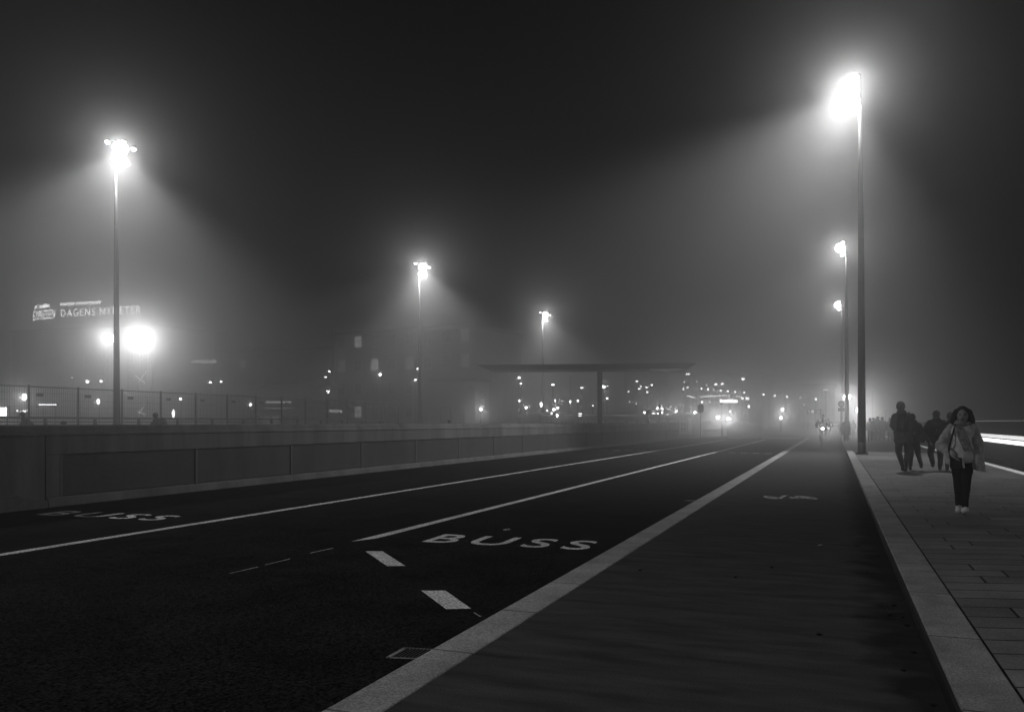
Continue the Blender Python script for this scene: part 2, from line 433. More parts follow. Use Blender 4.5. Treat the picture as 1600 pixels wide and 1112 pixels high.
b = MB(); b.box(XP - .012, XP - .002, Y0, Y1, .085, .155); b.build('foot_light', M['led_foot'], par)

# ------------------------------------------------------------------ left concrete barrier
bar = thing('concrete_barrier', 'long pale concrete barrier with louvred panels along the left of the road', 'barrier')
YB1 = 79.0
ysL = onX(72, 700, XB).y
b = MB(); prof = [(XB - .02, .85), (XB - .02, 1.21), (XB - .45, 1.21), (XB - .45, RZ), (XB - .10, RZ), (XB - .10, .85)]
b.prism(prof, ysL + .012, YB1); b.prism([(XB - .03, RZ), (XB - .03, 1.21), (XB - .45, 1.21), (XB - .45, RZ)], -25, ysL)
b.build('wall', M['concrete'], bar, bevel=.01)
b = MB(); b.prism([(XB + .0, 1.212), (XB - .01, 1.258), (XB - .055, 1.272), (XB - .085, 1.385), (XB - .14, 1.41), (XB - .50, 1.41), (XB - .50, 1.212)], -25, YB1 + .2)
b.build('coping', M['concrete'], bar, bevel=.008)
b = MB(); b.prism([(XB + .06, RZ), (XB + .03, .03), (XB - .04, .055), (XB - .095, .055), (XB - .095, RZ)], ysL + .012, YB1)
b.build('base_ledge', M['concrete'], bar, bevel=.01)
jy = [onX(p, 700, XB).y for p in (98, 305, 453, 561, 648, 715, 773)]
st = (jy[-1] - jy[0]) / 6
k = 0; yy = jy[0]
b0 = MB(); b0.box(XB - .098, XB - .022, ysL + .02, jy[0] - .05, .056, .848); b0.build('end_pier', M['concrete'], bar)
while yy < YB1 - 1:
    ye = min(yy + st, YB1 - .1)
    lv = MB(); n = 32
    for i in range(n):
        z = .075 + (.835 - .075) * i / n; h = (.835 - .075) / n
        lv.prism([(XB - .075, z), (XB - .048, z + .1 * h), (XB - .048, z + .55 * h), (XB - .075, z + .95 * h)], yy + .03, ye - .03)
    lv.build('louvre_panel', M['louvre'], bar)
    f = MB(); f.box(XB - .092, XB - .03, yy - .03, yy + .028, .058, .846); f.build('panel_joint', M['concrete'], bar)
    yy += st
# low stepped kerb block in front of the barrier at the far left
yA, yB_, yC = onX(25, 771, XB + .08).y, onX(50, 783, XB + .08).y, onX(72, 783, XB + .08).y
b = MB(); bb = b.b
side = [(-25, RZ), (yC - .01, RZ), (yC - .01, .03), (yB_, .03), (yA, .17), (-25, .17)]
A = [bb.verts.new((XB + .14, y, z)) for y, z in side]; B2 = [bb.verts.new((XB - .025, y, z)) for y, z in side]
for i in range(6):
    j = (i + 1) % 6; bb.faces.new((A[i], A[j], B2[j], B2[i]))
bb.faces.new(A); bb.faces.new(B2[::-1])
tag(b.build('kerb_block', M['concrete'], bevel=.012), 'low concrete block stepping down at the foot of the barrier, far left', 'concrete block')
# short pale end wall beyond the barrier, reflector post
e0, e1 = gnd(1098, 683.5, RZ), gnd(1136, 681, RZ)
d_ = (e1 - e0).normalized(); nn = Vector((-d_.y, d_.x, 0)) * .35
b = MB(); b.extr([e0, e1, e1 + nn, e0 + nn], RZ, .72)
tag(b.build('end_wall', M['paint'], bevel=.02), 'short pale low wall where the long barrier ends', 'wall')
c = gnd(1128.5, 681.5, RZ); b = MB(); b.tube(c + Vector((0, -.3, 0)), c + Vector((0, -.3, 1.3)), .10, .10); b.ball(c + Vector((0, -.3, 1.3)), .11, (1, 1, .5))
tag(b.build('bollard', M['dark_metal'], smooth=False), 'dark bollard standing before the short pale wall', 'bollard')
c = gnd(1093.5, 683.5, RZ) + Vector((.4, -1.0, 0)); rp = thing('reflector_post', 'leaning white reflector post at the end of the long barrier', 'reflector post', c)
b = MB(); b.tube((0, 0, 0), (-.06, 0, .6), .05, .04); b.build('post', M['rubber'], rp)
b = MB(); b.tube((-.03, -.01, .25), (-.055, -.01, .62), .055, .05); b.build('reflector', emit('reflector_glow', .35), rp)  # the reflector's returned light is painted in as weak emission

# ------------------------------------------------------------------ tall street lamps
HP = 15.9
def lamp_proto():
    t = thing('street_lamp', 'x', 'street lamp')
    b = MB(); b.tube((0, 0, .03), (0, 0, .5), .168, .166, 24); b.tube((0, 0, .5), (-.03, 0, 9), .166, .118, 24, cap=False); b.tube((-.03, 0, 9), (-.08, 0, HP - .6), .118, .06, 24)
    b.build('pole', M['pole'], t, smooth=True)
    b = MB(); b.box(-.26, .26, -.26, .26, 0, .035)
    for sx in (-1, 1):
        for sy in (-1, 1): b.tube((sx * .2, sy * .2, .035), (sx * .2, sy * .2, .09), .028)
    b.build('base_plate', M['dark_metal'], t)
    b = MB(); b.tube((-.076, 0, HP - 1.3), (-.08, 0, HP - .06), .072, .05)
    return t, b
heads_R = [(-.62, .1, HP - .40), (-.30, -.35, HP - .20), (-.38, .5, HP - .45), (-.20, -.25, HP - 1.15), (-.36, .35, HP - 1.1)]
def make_lamp(base, mirror, label, power, glow=.03):
    t, brk = lamp_proto(); t['label'] = label; t['group'] = 'tall street lamps lining the bridge'; t.location = base
    hs = [((.25 - x * 1.0) if mirror else x, y, z) for x, y, z in heads_R]
    if mirror: hs = [(-.28, -.3, HP - .25), (.55, -.1, HP - .30), (.8, .3, HP - .55), (.1, -.25, HP - 1.2), (.5, .2, HP - 1.3)]
    for h in hs: brk.tube((-.075, 0, h[2] + .12), (h[0], h[1], h[2] + .12), .03)
    brk.build('bracket', M['dark_metal'], t)
    ax = Vector((.12 if mirror else -.35, -.45, -1)).normalized()
    for h in hs:
        b = MB(); c = Vector(h); b.tube(c - ax * .16, c, .08, .15, 16, cap=True); b.tube(c, c + ax * .05, .15, .16, 16, cap=False)
        hd = b.build('lamp_head', M['dark_metal'], t)
        b = MB(); b.ball(c + ax * .03, .13, (1, 1, .8)); b.build('lens', M['lens'], hd, smooth=True)
    cx = sum(h[0] for h in hs) / 5
    Z = HP - .95
    Z = HP - .7
    if mirror:
        spot((cx, 0, Z), (-.42, -.36, -1), power * .4, 50, .3, .2, t)
        spot((cx, 0, Z), (.24, -.34, -1), power * .85, 47, .5, .2, t)
    else:
        spot((cx, 0, Z), (-.38, -.34, -1), power * 1.05, 46.5, .45, .2, t)
        spot((cx, 0, Z), (-.2, -.3, -1), power * .08, 40, .6, .2, t)
    point((cx - (0 if mirror else .15), -.1, HP - .6), power * glow, .35, 'lamp_glow', t)
    return t
LP = 9000 * K_LAMP
pR = gnd(1346.5, 710, ZK); pXR = pR.x; sp = 33.6
print('pole R', pR)
def atY(px, X):
    t = (px - 800) / F; d = X / (t * ca - sa); return d * ca + (t * d) * sa
# positions along each row from their pixel column
d1 = F / 36.4
R1 = at(1346.5, 660, d1); R2 = at(1323.5, 660, F / 19.6); R3 = at(1316, 660, F / 13.2)
L1 = at(182.5, 660, F / 31.0); L2 = at(656, 660, F / 17.6); L3 = at(848.5, 660, F / 12.2)
print(R1, R2, R3, L1, L2, L3)
t_ = make_lamp((R1.x, R1.y, ZK), False, 'tall black lamp post on the right pavement, nearest, with the brightest hazy head', LP * 1.6, .14); t_.scale = (1, 1, 1.03)
make_lamp((R2.x, R2.y, ZK), False, 'second tall lamp post of the right row, just behind the nearest one', LP * .6, .2)
make_lamp((R3.x, R3.y, ZK), False, 'third and faintest tall lamp post of the right row, by the round road sign', LP * .45, .2)
make_lamp((L1.x, L1.y, RZ), True, 'tall lamp post behind the barrier at far left, beside the neon newspaper sign', LP * 1.35, .10)
make_lamp((L2.x, L2.y, RZ), True, 'tall lamp post behind the barrier between the mesh fence and the canopy', LP * 2.2, .07)
make_lamp((L3.x, L3.y, RZ), True, 'farthest lamp post of the left row, rising behind the flat canopy roof', LP * 2.2, .07)
make_lamp((R1.x, -9.0, ZK), False, 'tall unseen lamp post moved back behind the viewer to light the foreground', 0)
spot((R1.x - .5, -9.0, HP - .95), (-.15, .62, -1), 4000, 30, .8, .25)  # beam of the unseen post, set off the row's spacing to light the foreground
make_lamp((L1.x, -2.0, RZ), True, 'tall lamp post of the left row level with the viewer', 0)
spot((L1.x + .4, -2.0, HP - .95), (1.35, .75, -1), 13000, 24, .8, .25)

# ------------------------------------------------------------------ fence and handrail beyond the barrier
XF = -37.5
fen = thing('mesh_fence', 'tall wire mesh site fence with dark posts behind the left barrier', 'fence')
u0, du = 7.43e-4, .52e-4
ztop = HC + 57 * (F * 37.5 / (1258 * ca)) / F
zb = -.1
posts = []
for k in range(15):
    px = 1303 - 1 / (u0 + du * k); posts.append(onX(px, 660, XF).y)
for k, y in enumerate(posts):
    zt = ztop + .06
    b = MB(); b.tube((XF, y, zb), (XF, y, zt), .055, .055, 8); b.build('post', M['fence'], fen)
    if k < len(posts) - 1:
        y2 = posts[k + 1]; q = MB(); x = XF + .02
        for z in (ztop - .02, zb + (ztop - zb) * .47, zb + .3): q.tube((x, y, z), (x, y2, z), .028, .028, 6)
        n = 22
        for i in range(1, n): q.tube((x, y + (y2 - y) * i / n, zb + .3), (x, y + (y2 - y) * i / n, ztop), .006, .006, 4, cap=False)
        for i in range(1, 9):
            z = zb + .3 + (ztop - zb - .3) * i / 9; q.tube((x, y, z), (x, y2, z), .006, .006, 4, cap=False)
        q.build('mesh_panel', M['fence'], fen)
        s_ = MB(); s_.box(x + .03, x + .05, y + .35, y + .75, ztop - .5, ztop - .34); s_.build('name_plate', M['dark_metal'], fen)
XH = -36.0
hr = thing('handrail', 'low dark handrail on short tapered posts in front of the mesh fence', 'railing')
dz = lambda px: (1303 - px)
zr = HC + 8 * (F * 36.0 / (1232 * ca)) / F
yr = [onX(1303 - 1 / (8.117e-4 + .545e-4 * k), 660, XH).y for k in range(-2, 12)]
b = MB(); b.box(XH - .06, XH + .06, yr[0] - 2, yr[-1] + 3, zr - .07, zr + .03); b.build('rail', M['dark_metal'], hr)
for y in yr:
    b = MB(); b.prism([(XH - .05, 0), (XH + .05, 0), (XH + .05, zr - .07), (XH - .05, zr - .07)], y - .05, y + .05)
    o = b.build('post', M['dark_metal'], hr)
    for v in o.data.vertices:
        if v.co.z < .5: v.co.y = y + (v.co.y - y) * 4.5
# far frames and thin masts behind the fence
fm = thing('goal_frame', 'faint pale rectangular steel frame left of the small dark figure', 'steel frame')
a_, b_ = at(689, 660, 85), at(705, 660, 85)
q = MB(); zt = HC + (660 - 636) / F * 85
for p in (a_, b_): q.tube((p.x, p.y, 0), (p.x, p.y, zt), .07)
q.tube((a_.x, a_.y, zt), (b_.x, b_.y, zt), .07); q.build('frame', M['facade2'], fm)
def mast(px, ptop, d, label, r=.05, m='facade2'):
    p = at(px, 660, d); zt = HC + (660 - ptop) / F * d
    t = thing('thin_mast', label, 'mast', (p.x, p.y, RZ), 0, 'thin masts behind the barrier')
    q = MB(); q.tube((0, 0, 0), (0, 0, zt), r, r * .7, 8); q.build('shaft', M[m], t)
    q = MB(); q.ball((0, 0, zt), r * 1.5, u=8, v=6); q.build('finial', M[m], t); return t
mast(623, 632, 85, 'short pale mast at the right end of the mesh fence')
mast(666.5, 634, 85, 'short pale mast right of the tall middle lamp post')
mast(725, 636, 90, 'short pale mast left of the lit pale wall corner')
mast(801, 608, 100, 'thin pale mast under the left wing of the canopy', .06)
mast(891.5, 588, 120, 'tall thin pale mast seen through the canopy opening', .08)

# ------------------------------------------------------------------ canopy
dC = 74.0
def pt(px, py, d=dC): return at(px, py, d)
can = thing('canopy', 'flat dark T shaped canopy roof on one central column', 'canopy')
A0, A1 = pt(753, 575, dC * 1.015), pt(1078, 575, dC * .99)
ax = Vector((A1.x - A0.x, A1.y - A0.y, 0)); Lc = ax.length; ax.normalize(); ay = Vector((-ax.y, ax.x, 0))
b = MB(); bb = b.b
zt, zbm = HC + 89 / F * dC, HC + 81.5 / F * dC
top = [(-.2, -2.2), (Lc + .3, -2.2), (Lc + .3, 2.2), (-.2, 2.2)]; bot = [(.9, -2.0), (Lc - .35, -2.0), (Lc - .35, 2.0), (.9, 2.0)]
tv = [bb.verts.new(A0 + ax * u + ay * v + Vector((0, 0, 0))) for u, v in top]; bv = [bb.verts.new(A0 + ax * u + ay * v) for u, v in bot]
for v in tv: v.co.z = zt
for v in bv: v.co.z = zbm
for i in range(4):
    j = (i + 1) % 4; bb.faces.new((bv[i], bv[j], tv[j], tv[i]))
bb.faces.new(tv); bb.faces.new(bv[::-1]); b.build('roof', M['dark_metal'], can)
cc = pt(937, 660); b = MB(); b.box(-.2, .2, -.2, .2, RZ, zbm - .002, Matrix.Translation((cc.x, cc.y, 0)) @ Matrix.Rotation(YAW, 4, 'Z')); b.build('column', M['dark_metal'], can)

# ------------------------------------------------------------------ buildings
def frame_at(pxl, dl, pxr, dr):
    A, B = at(pxl, 660, dl), at(pxr, 660, dr); d = Vector((B.x - A.x, B.y - A.y, 0)); L = d.length; d.normalize()
    n = Vector((d.y, -d.x, 0))   # towards the viewer
    if n.dot(Vector((A.x, A.y, 0))) > 0: n = -n
    return A, d, n, L
def building(name, label, pxl, dl, pxr, dr, ztop, depth, m='facade', cols=0, rows=0, z0=3.0, dz_=3.6, lit={}, ww=1.2, wh=1.7, storeys_mat=None, cat='building', dimset=None):
    A, d, n, L = frame_at(pxl, dl, pxr, dr)
    t = thing(name, label, cat, (A.x, A.y, RZ), math.atan2(d.y, d.x))
    b = MB(); b.box(0, L, .0, depth, -1, ztop); b.build('wall', M[m], t)
    b = MB(); b.box(-.3, L + .3, -.35, depth + .3, ztop + .002, ztop + .5); b.build('roof', M['dark_metal'], t)
    b = MB(); b.box(0, L, -.12, -.003, z0 - 1.2, z0 - .9); b.build('cornice', M['facade2'], t)
    for r in range(rows):
        for c in range(cols):
            x = L * (c + .5) / cols; z = z0 + r * dz_
            if z + wh > ztop: continue
            mm = M[lit[(c, r)]] if (c, r) in lit else M['glass']
            f = MB(); f.box(x - ww / 2 - .12, x + ww / 2 + .12, -.06, -.002, z - .12, z + wh + .12); f = f.build('window', M['facade2'], t)
            for s_ in (0, 1):
                for k in (0, 1):
                    g = MB(); gx = x - ww / 2 + s_ * (ww / 2 + .04); gz = z + k * (wh / 2 + .04)
                    g.box(gx, gx + ww / 2 - .04, -.085, -.062, gz, gz + wh / 2 - .04)
                    g.build('pane', mm, f)
    return t, A, d, n, L
building('office_block', 'wide fogbound building with two bright windows high above the mesh fence', 330, 190, 520, 175, 17, 14, cols=9, rows=4, lit={(2, 3): 'window_lit', (5, 1): 'window_dim'})
building('apartment_block', 'large dark building with faint pane windows behind the middle lamp post', 522, 135, 742, 122, 15.5, 14, cols=8, rows=4,
         lit={(1, 3): 'window_lit', (2, 2): 'window_lit', (7, 2): 'window_dim', (7, 1): 'window_dim', (6, 1): 'window_dim', (5, 1): 'window_dim', (7, 3): 'window_dim', (0, 2): 'window_dim', (4, 2): 'window_dim', (1, 0): 'window_lit'}, z0=2.4, dz_=3.7, ww=1.3, wh=1.7)
building('gable_house', 'pale narrow wall corner lit by a lamp at the canopy left end', 742, 118, 764, 123, 7.4, 10, m='facade2', cols=1, rows=1, z0=4)
building('publishing_house', 'fogbound block carrying the neon newspaper signs on its roof', 20, 182, 240, 168, 21.0, 18, cols=10, rows=4)
building('shop_terrace', 'low dark terrace behind the mesh fence with a lit shop front', 395, 118, 470, 114, 6.4, 8, cols=5, rows=1, z0=.8, lit={(1, 0): 'window_dim', (2, 0): 'window_dim'})
building('hillside_block', 'dark stepped block on the slope below the row of small lamps', 1065, 225, 1190, 215, 14.0, 20, cols=12, rows=2, z0=2.5)
building('hillside_block', 'dark block behind the right end of the canopy', 975, 205, 1045, 200, 15.0, 20, cols=7, rows=3)
building('quay_block', 'pale fogged block behind the approaching cyclist', 1200, 185, 1305, 180, 9.5, 14, cols=9, rows=2)
# lit low pavilion
pav, A, d, n, L = building('pavilion', 'low dark pavilion with a lit roof edge seen under the canopy', 843, 92, 1075, 98, 2.1, 6, m='sign', cols=14, rows=1, z0=.45, lit={(5, 0): 'window_dim', (8, 0): 'window_dim', (10, 0): 'window_dim'}, ww=.7, wh=1.2)
b = MB(); b.box(0, L * .86, -.42, -.36, 2.36, 2.42); b.build('roof_light', emit('roof_edge_light', .28), pav)

# ------------------------------------------------------------------ signs and neon
def sign_text(name, txt, label, pxl, pxr, dl, dr, ybase, hpx, m, cat='neon sign', group=None, frame=True, **kw):
    A, B = at(pxl, ybase[0], dl), at(pxr, ybase[1], dr); d = B - A; wd = Vector((d.x, d.y, 0)).length
    t = thing(name, label, cat, (A.x, A.y, A.z), math.atan2(d.y, d.x), group)
    h = hpx / F * (dl + dr) / 2
    me = text_mesh(txt, 1, width=wd, **kw)
    ys = [v.co.y for v in me.vertices]; y1 = max(ys); y00 = min(ys)
    sl = d.z / wd
    for v in me.vertices:
        x, y, z = v.co; v.co = (x, -z - .1, y / y1 * h + sl * x)
    me.materials.append(m); o = bpy.data.objects.new('lettering', me); COL.objects.link(o); o.parent = t
    if frame:
        b = MB()
        for f in (-.12, 1.1): b.tube((0, .1, h * f), (wd, .1, h * f + sl * wd), .05, .05, 6)
        k = 0
        while k <= wd: b.tube((k, .1, -.12 * h + sl * k), (k, .1, 1.1 * h + sl * k), .04, .04, 6); k += max(2.0, wd / 6)
        b.build('support_frame', M['sign'], t)
    return t
ng = 'neon signs on the publishing building roof'
sign_text('neon_sign', 'EXPRESSEN', 'slanted neon capitals reading EXPRESSEN at far left', 52, 87, 165, 163, (501, 497), 14.5, M['neon'], group=ng, shear=.25, bold=-.004, spacing=1.0, frame=False)
sign_text('neon_sign', 'på kvällen', 'small bright lettering reading på kvällen above EXPRESSEN', 54.5, 78, 165, 164, (482.5, 480), 6.5, M['neon_bright'], group=ng, shear=.3, bold=.03, frame=False)
sign_text('neon_sign', 'varje morgon', 'thin script neon reading varje morgon above the wide outlined name', 95, 158, 160, 157, (477.5, 474.5), 5.6, M['neon'], group=ng, shear=.45, bold=.012, frame=False)
sign_text('neon_sign', 'DAGENS NYHETER', 'wide outlined neon capitals reading DAGENS NYHETER behind the left lamp post', 96, 220, 160, 152, (495, 489.5), 11.5, M['neon_dim'], group=ng, bold=-.012, spacing=1.25, frame=False)
sign_text('roof_sign', 'KONFVERKSTADEN', 'small faint illegible row of sign letters under the floodlight glow', 299.5, 338, 165, 165, (567, 567), 4.8, emit('faint_sign', 1.2), 'sign', bold=.03, frame=True)
sign_text('shop_sign', 'ERIKSDAL', 'small slanted sign letters at the right end of the mesh fence', 513, 536.5, 112, 110, (644, 644), 4.0, emit('faint_sign2', .9), 'sign', shear=.5, bold=.02, frame=False)
sign_text('bakery_sign', 'Bröd&Salt', 'small bright bakery sign letters above the oncoming headlights', 1125, 1152, 150, 150, (628.2, 628.2), 4.4, emit('bakery_letters', 12), 'sign', bold=.035)
def panel(name, label, px0, px1, py0, py1, d, m, cat, tilt=0, th=.3):
    A = at(px0, py1, d); B = at(px1, py1, d); wd = (B - A).length; h = (py1 - py0) / F * d
    t = thing(name, label, cat, A, YAW)
    b = MB(); b.box(-.1, wd + .1, .02, th, -.1, h + .1); b.build('housing', M['sign'], t)
    b = MB(); b.box(0, wd, -.03, .018, 0, h); b.build('lit_face', m, t)
    if A.z > 1.5:
        b = MB()
        for x in (wd * .15, wd * .85): b.tube((x, th + .08, -A.z + RZ), (x, th + .08, h), .05, .05, 6)
        b.build('support', M['sign'], t)
    if tilt: t.rotation_euler = (0, tilt, YAW)
    return t
panel('advert_screen', 'blank glowing white screen at the left edge behind the railing', -14, 10, 636.5, 649.5, 60, M['screen'], 'screen')
panel('light_bar', 'long thin bright light bar through the fence at far left', 60, 88, 631.2, 632.8, 90, M['lens_dim'], 'light')
panel('light_bar', 'thin tilted light bar on the hillside left of the dark oval sign', 1073, 1087, 618.0, 618.8, 150, M['neon'], 'light', tilt=.2)
panel('shop_light', 'blurred lit shop fascia through the mesh fence', 415, 455, 626.5, 629.5, 110, emit('fascia', .45), 'light')
panel('shop_light', 'lower dim lit shop fascia strip through the mesh fence', 414, 456, 637, 638, 110, emit('fascia2', .3), 'light')
panel('light_bar', 'upper of two short white bars above the pavilion roof edge', 904, 909, 645.3, 646.8, 84, M['lens_dim'], 'light')
panel('light_bar', 'lower short white bar resting over the pavilion roof edge', 904, 909, 648.8, 649.8, 84, M['neon'], 'light')
panel('light_bar', 'short white bar at the top of the lit gantry right of centre', 1287, 1293, 608.2, 609.8, 120, M['lens_dim'], 'light')
panel('lit_kiosk', 'small wide lit kiosk front between the cyclist and the walking figure', 1296, 1310, 660.5, 664.5, 100, emit('kiosk', .5), 'kiosk')

# gantry beside the right lamps; emission on its steel stands in for lamplight
gt = thing('lit_gantry', 'pale lit steel gantry left of the right lamp row', 'gantry')
def seg(b, pts, d, r=.05):
    for i in range(len(pts) - 1): b.tube(at(*pts[i], d), at(*pts[i + 1], d), r, r, 6)
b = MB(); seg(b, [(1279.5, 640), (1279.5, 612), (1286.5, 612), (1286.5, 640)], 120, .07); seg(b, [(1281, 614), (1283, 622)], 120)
b.build('portal', emit('glowing_steel', .30), gt)
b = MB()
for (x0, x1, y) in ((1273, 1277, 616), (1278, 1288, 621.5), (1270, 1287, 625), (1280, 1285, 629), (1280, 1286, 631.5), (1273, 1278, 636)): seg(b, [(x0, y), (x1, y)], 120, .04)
seg(b, [(1264, 620), (1270, 626)], 120, .05); seg(b, [(1294.5, 637), (1294.5, 647)], 120, .07); b.build('rungs', emit('glowing_steel_dim', .18), gt)

# floodlight masts at far left
def lattice(b, h, w_, n):
    for sx, sy in ((-1, -1), (1, -1), (1, 1), (-1, 1)): b.tube((sx * w_, sy * w_, 0), (sx * w_, sy * w_, h), .06, .06, 6)
    for i in range(n):
        z0_, z1_ = h * i / n, h * (i + 1) / n
        for (x0, y0_, x1, y1_) in ((-1, -1, 1, -1), (1, -1, 1, 1), (1, 1, -1, 1), (-1, 1, -1, -1)):
            b.tube((x0 * w_, y0_ * w_, z0_), (x1 * w_, y1_ * w_, z1_), .035, .035, 5)
KF = 1.0
def floodmast(px, py, d, label, power, wm=.5):
    p = at(px, py, d); t = thing('floodlight_mast', label, 'floodlight', (p.x, p.y, RZ), YAW, 'construction floodlight masts')
    b = MB(); lattice(b, p.z - .6, wm, 9); b.build('lattice_mast', M['facade2'], t)
    b = MB(); b.box(-.7, .7, -.15, .25, p.z - .45, p.z + .65); b.build('lamp_housing', M['dark_metal'], t)
    b = MB(); b.box(-.6, .6, -.2, -.16, p.z - .35, p.z + .55); b.build('lens', M['flood'], t)
    facing((0, -.9, p.z + .1), power, .5, t, p)
    return t
floodmast(172, 529, 110, 'lattice mast with white floodlight glare just left of the far left lamp post', 3600 * KF)
floodmast(226, 529, 105, 'lattice mast with the largest white floodlight glare right of the far left lamp post', 9500 * KF)
sc = thing('scaffold', 'faint pale crossed scaffold braces under the big left floodlight', 'scaffold')
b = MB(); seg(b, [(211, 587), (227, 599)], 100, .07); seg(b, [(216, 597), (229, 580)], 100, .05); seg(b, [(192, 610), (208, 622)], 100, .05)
seg(b, [(214, 642), (228, 648)], 100, .06); seg(b, [(216, 646), (224, 636)], 100, .05); b.build('brace', emit('glowing_brace', .75), sc)  # braces glow by emission in place of reflected floodlight
b = MB(); seg(b, [(200, 663), (200, 545)], 101, .05); seg(b, [(229, 663), (229, 560)], 101, .05); b.build('upright', M['facade2'], sc)
# big glares behind the right poles
def rglare(px, py, d, label, power):
    p = at(px, py, d); t = thing('floodlight', label, 'floodlight', (p.x, p.y, RZ), YAW, 'floodlights at the right lamp row')
    b = MB(); b.tube((0, .2, 0), (0, .2, p.z), .07, .06, 8); b.build('post', M['dark_metal'], t)
    b = MB(); b.box(-.35, .35, -.08, .2, p.z - .25, p.z + .25); b.build('housing', M['dark_metal'], t)
    b = MB(); b.box(-.3, .3, -.12, -.085, p.z - .2, p.z + .2); b.build('lens', M['flood'], t)
    facing((0, -.6, p.z), power, .3, t, p); return t
rglare(1341.5, 638.5, 88, 'strong low floodlight glaring just left of the nearest right lamp post', 2600)
rglare(1321, 618.5, 95, 'higher floodlight glaring just left of the second right lamp post', 2400)

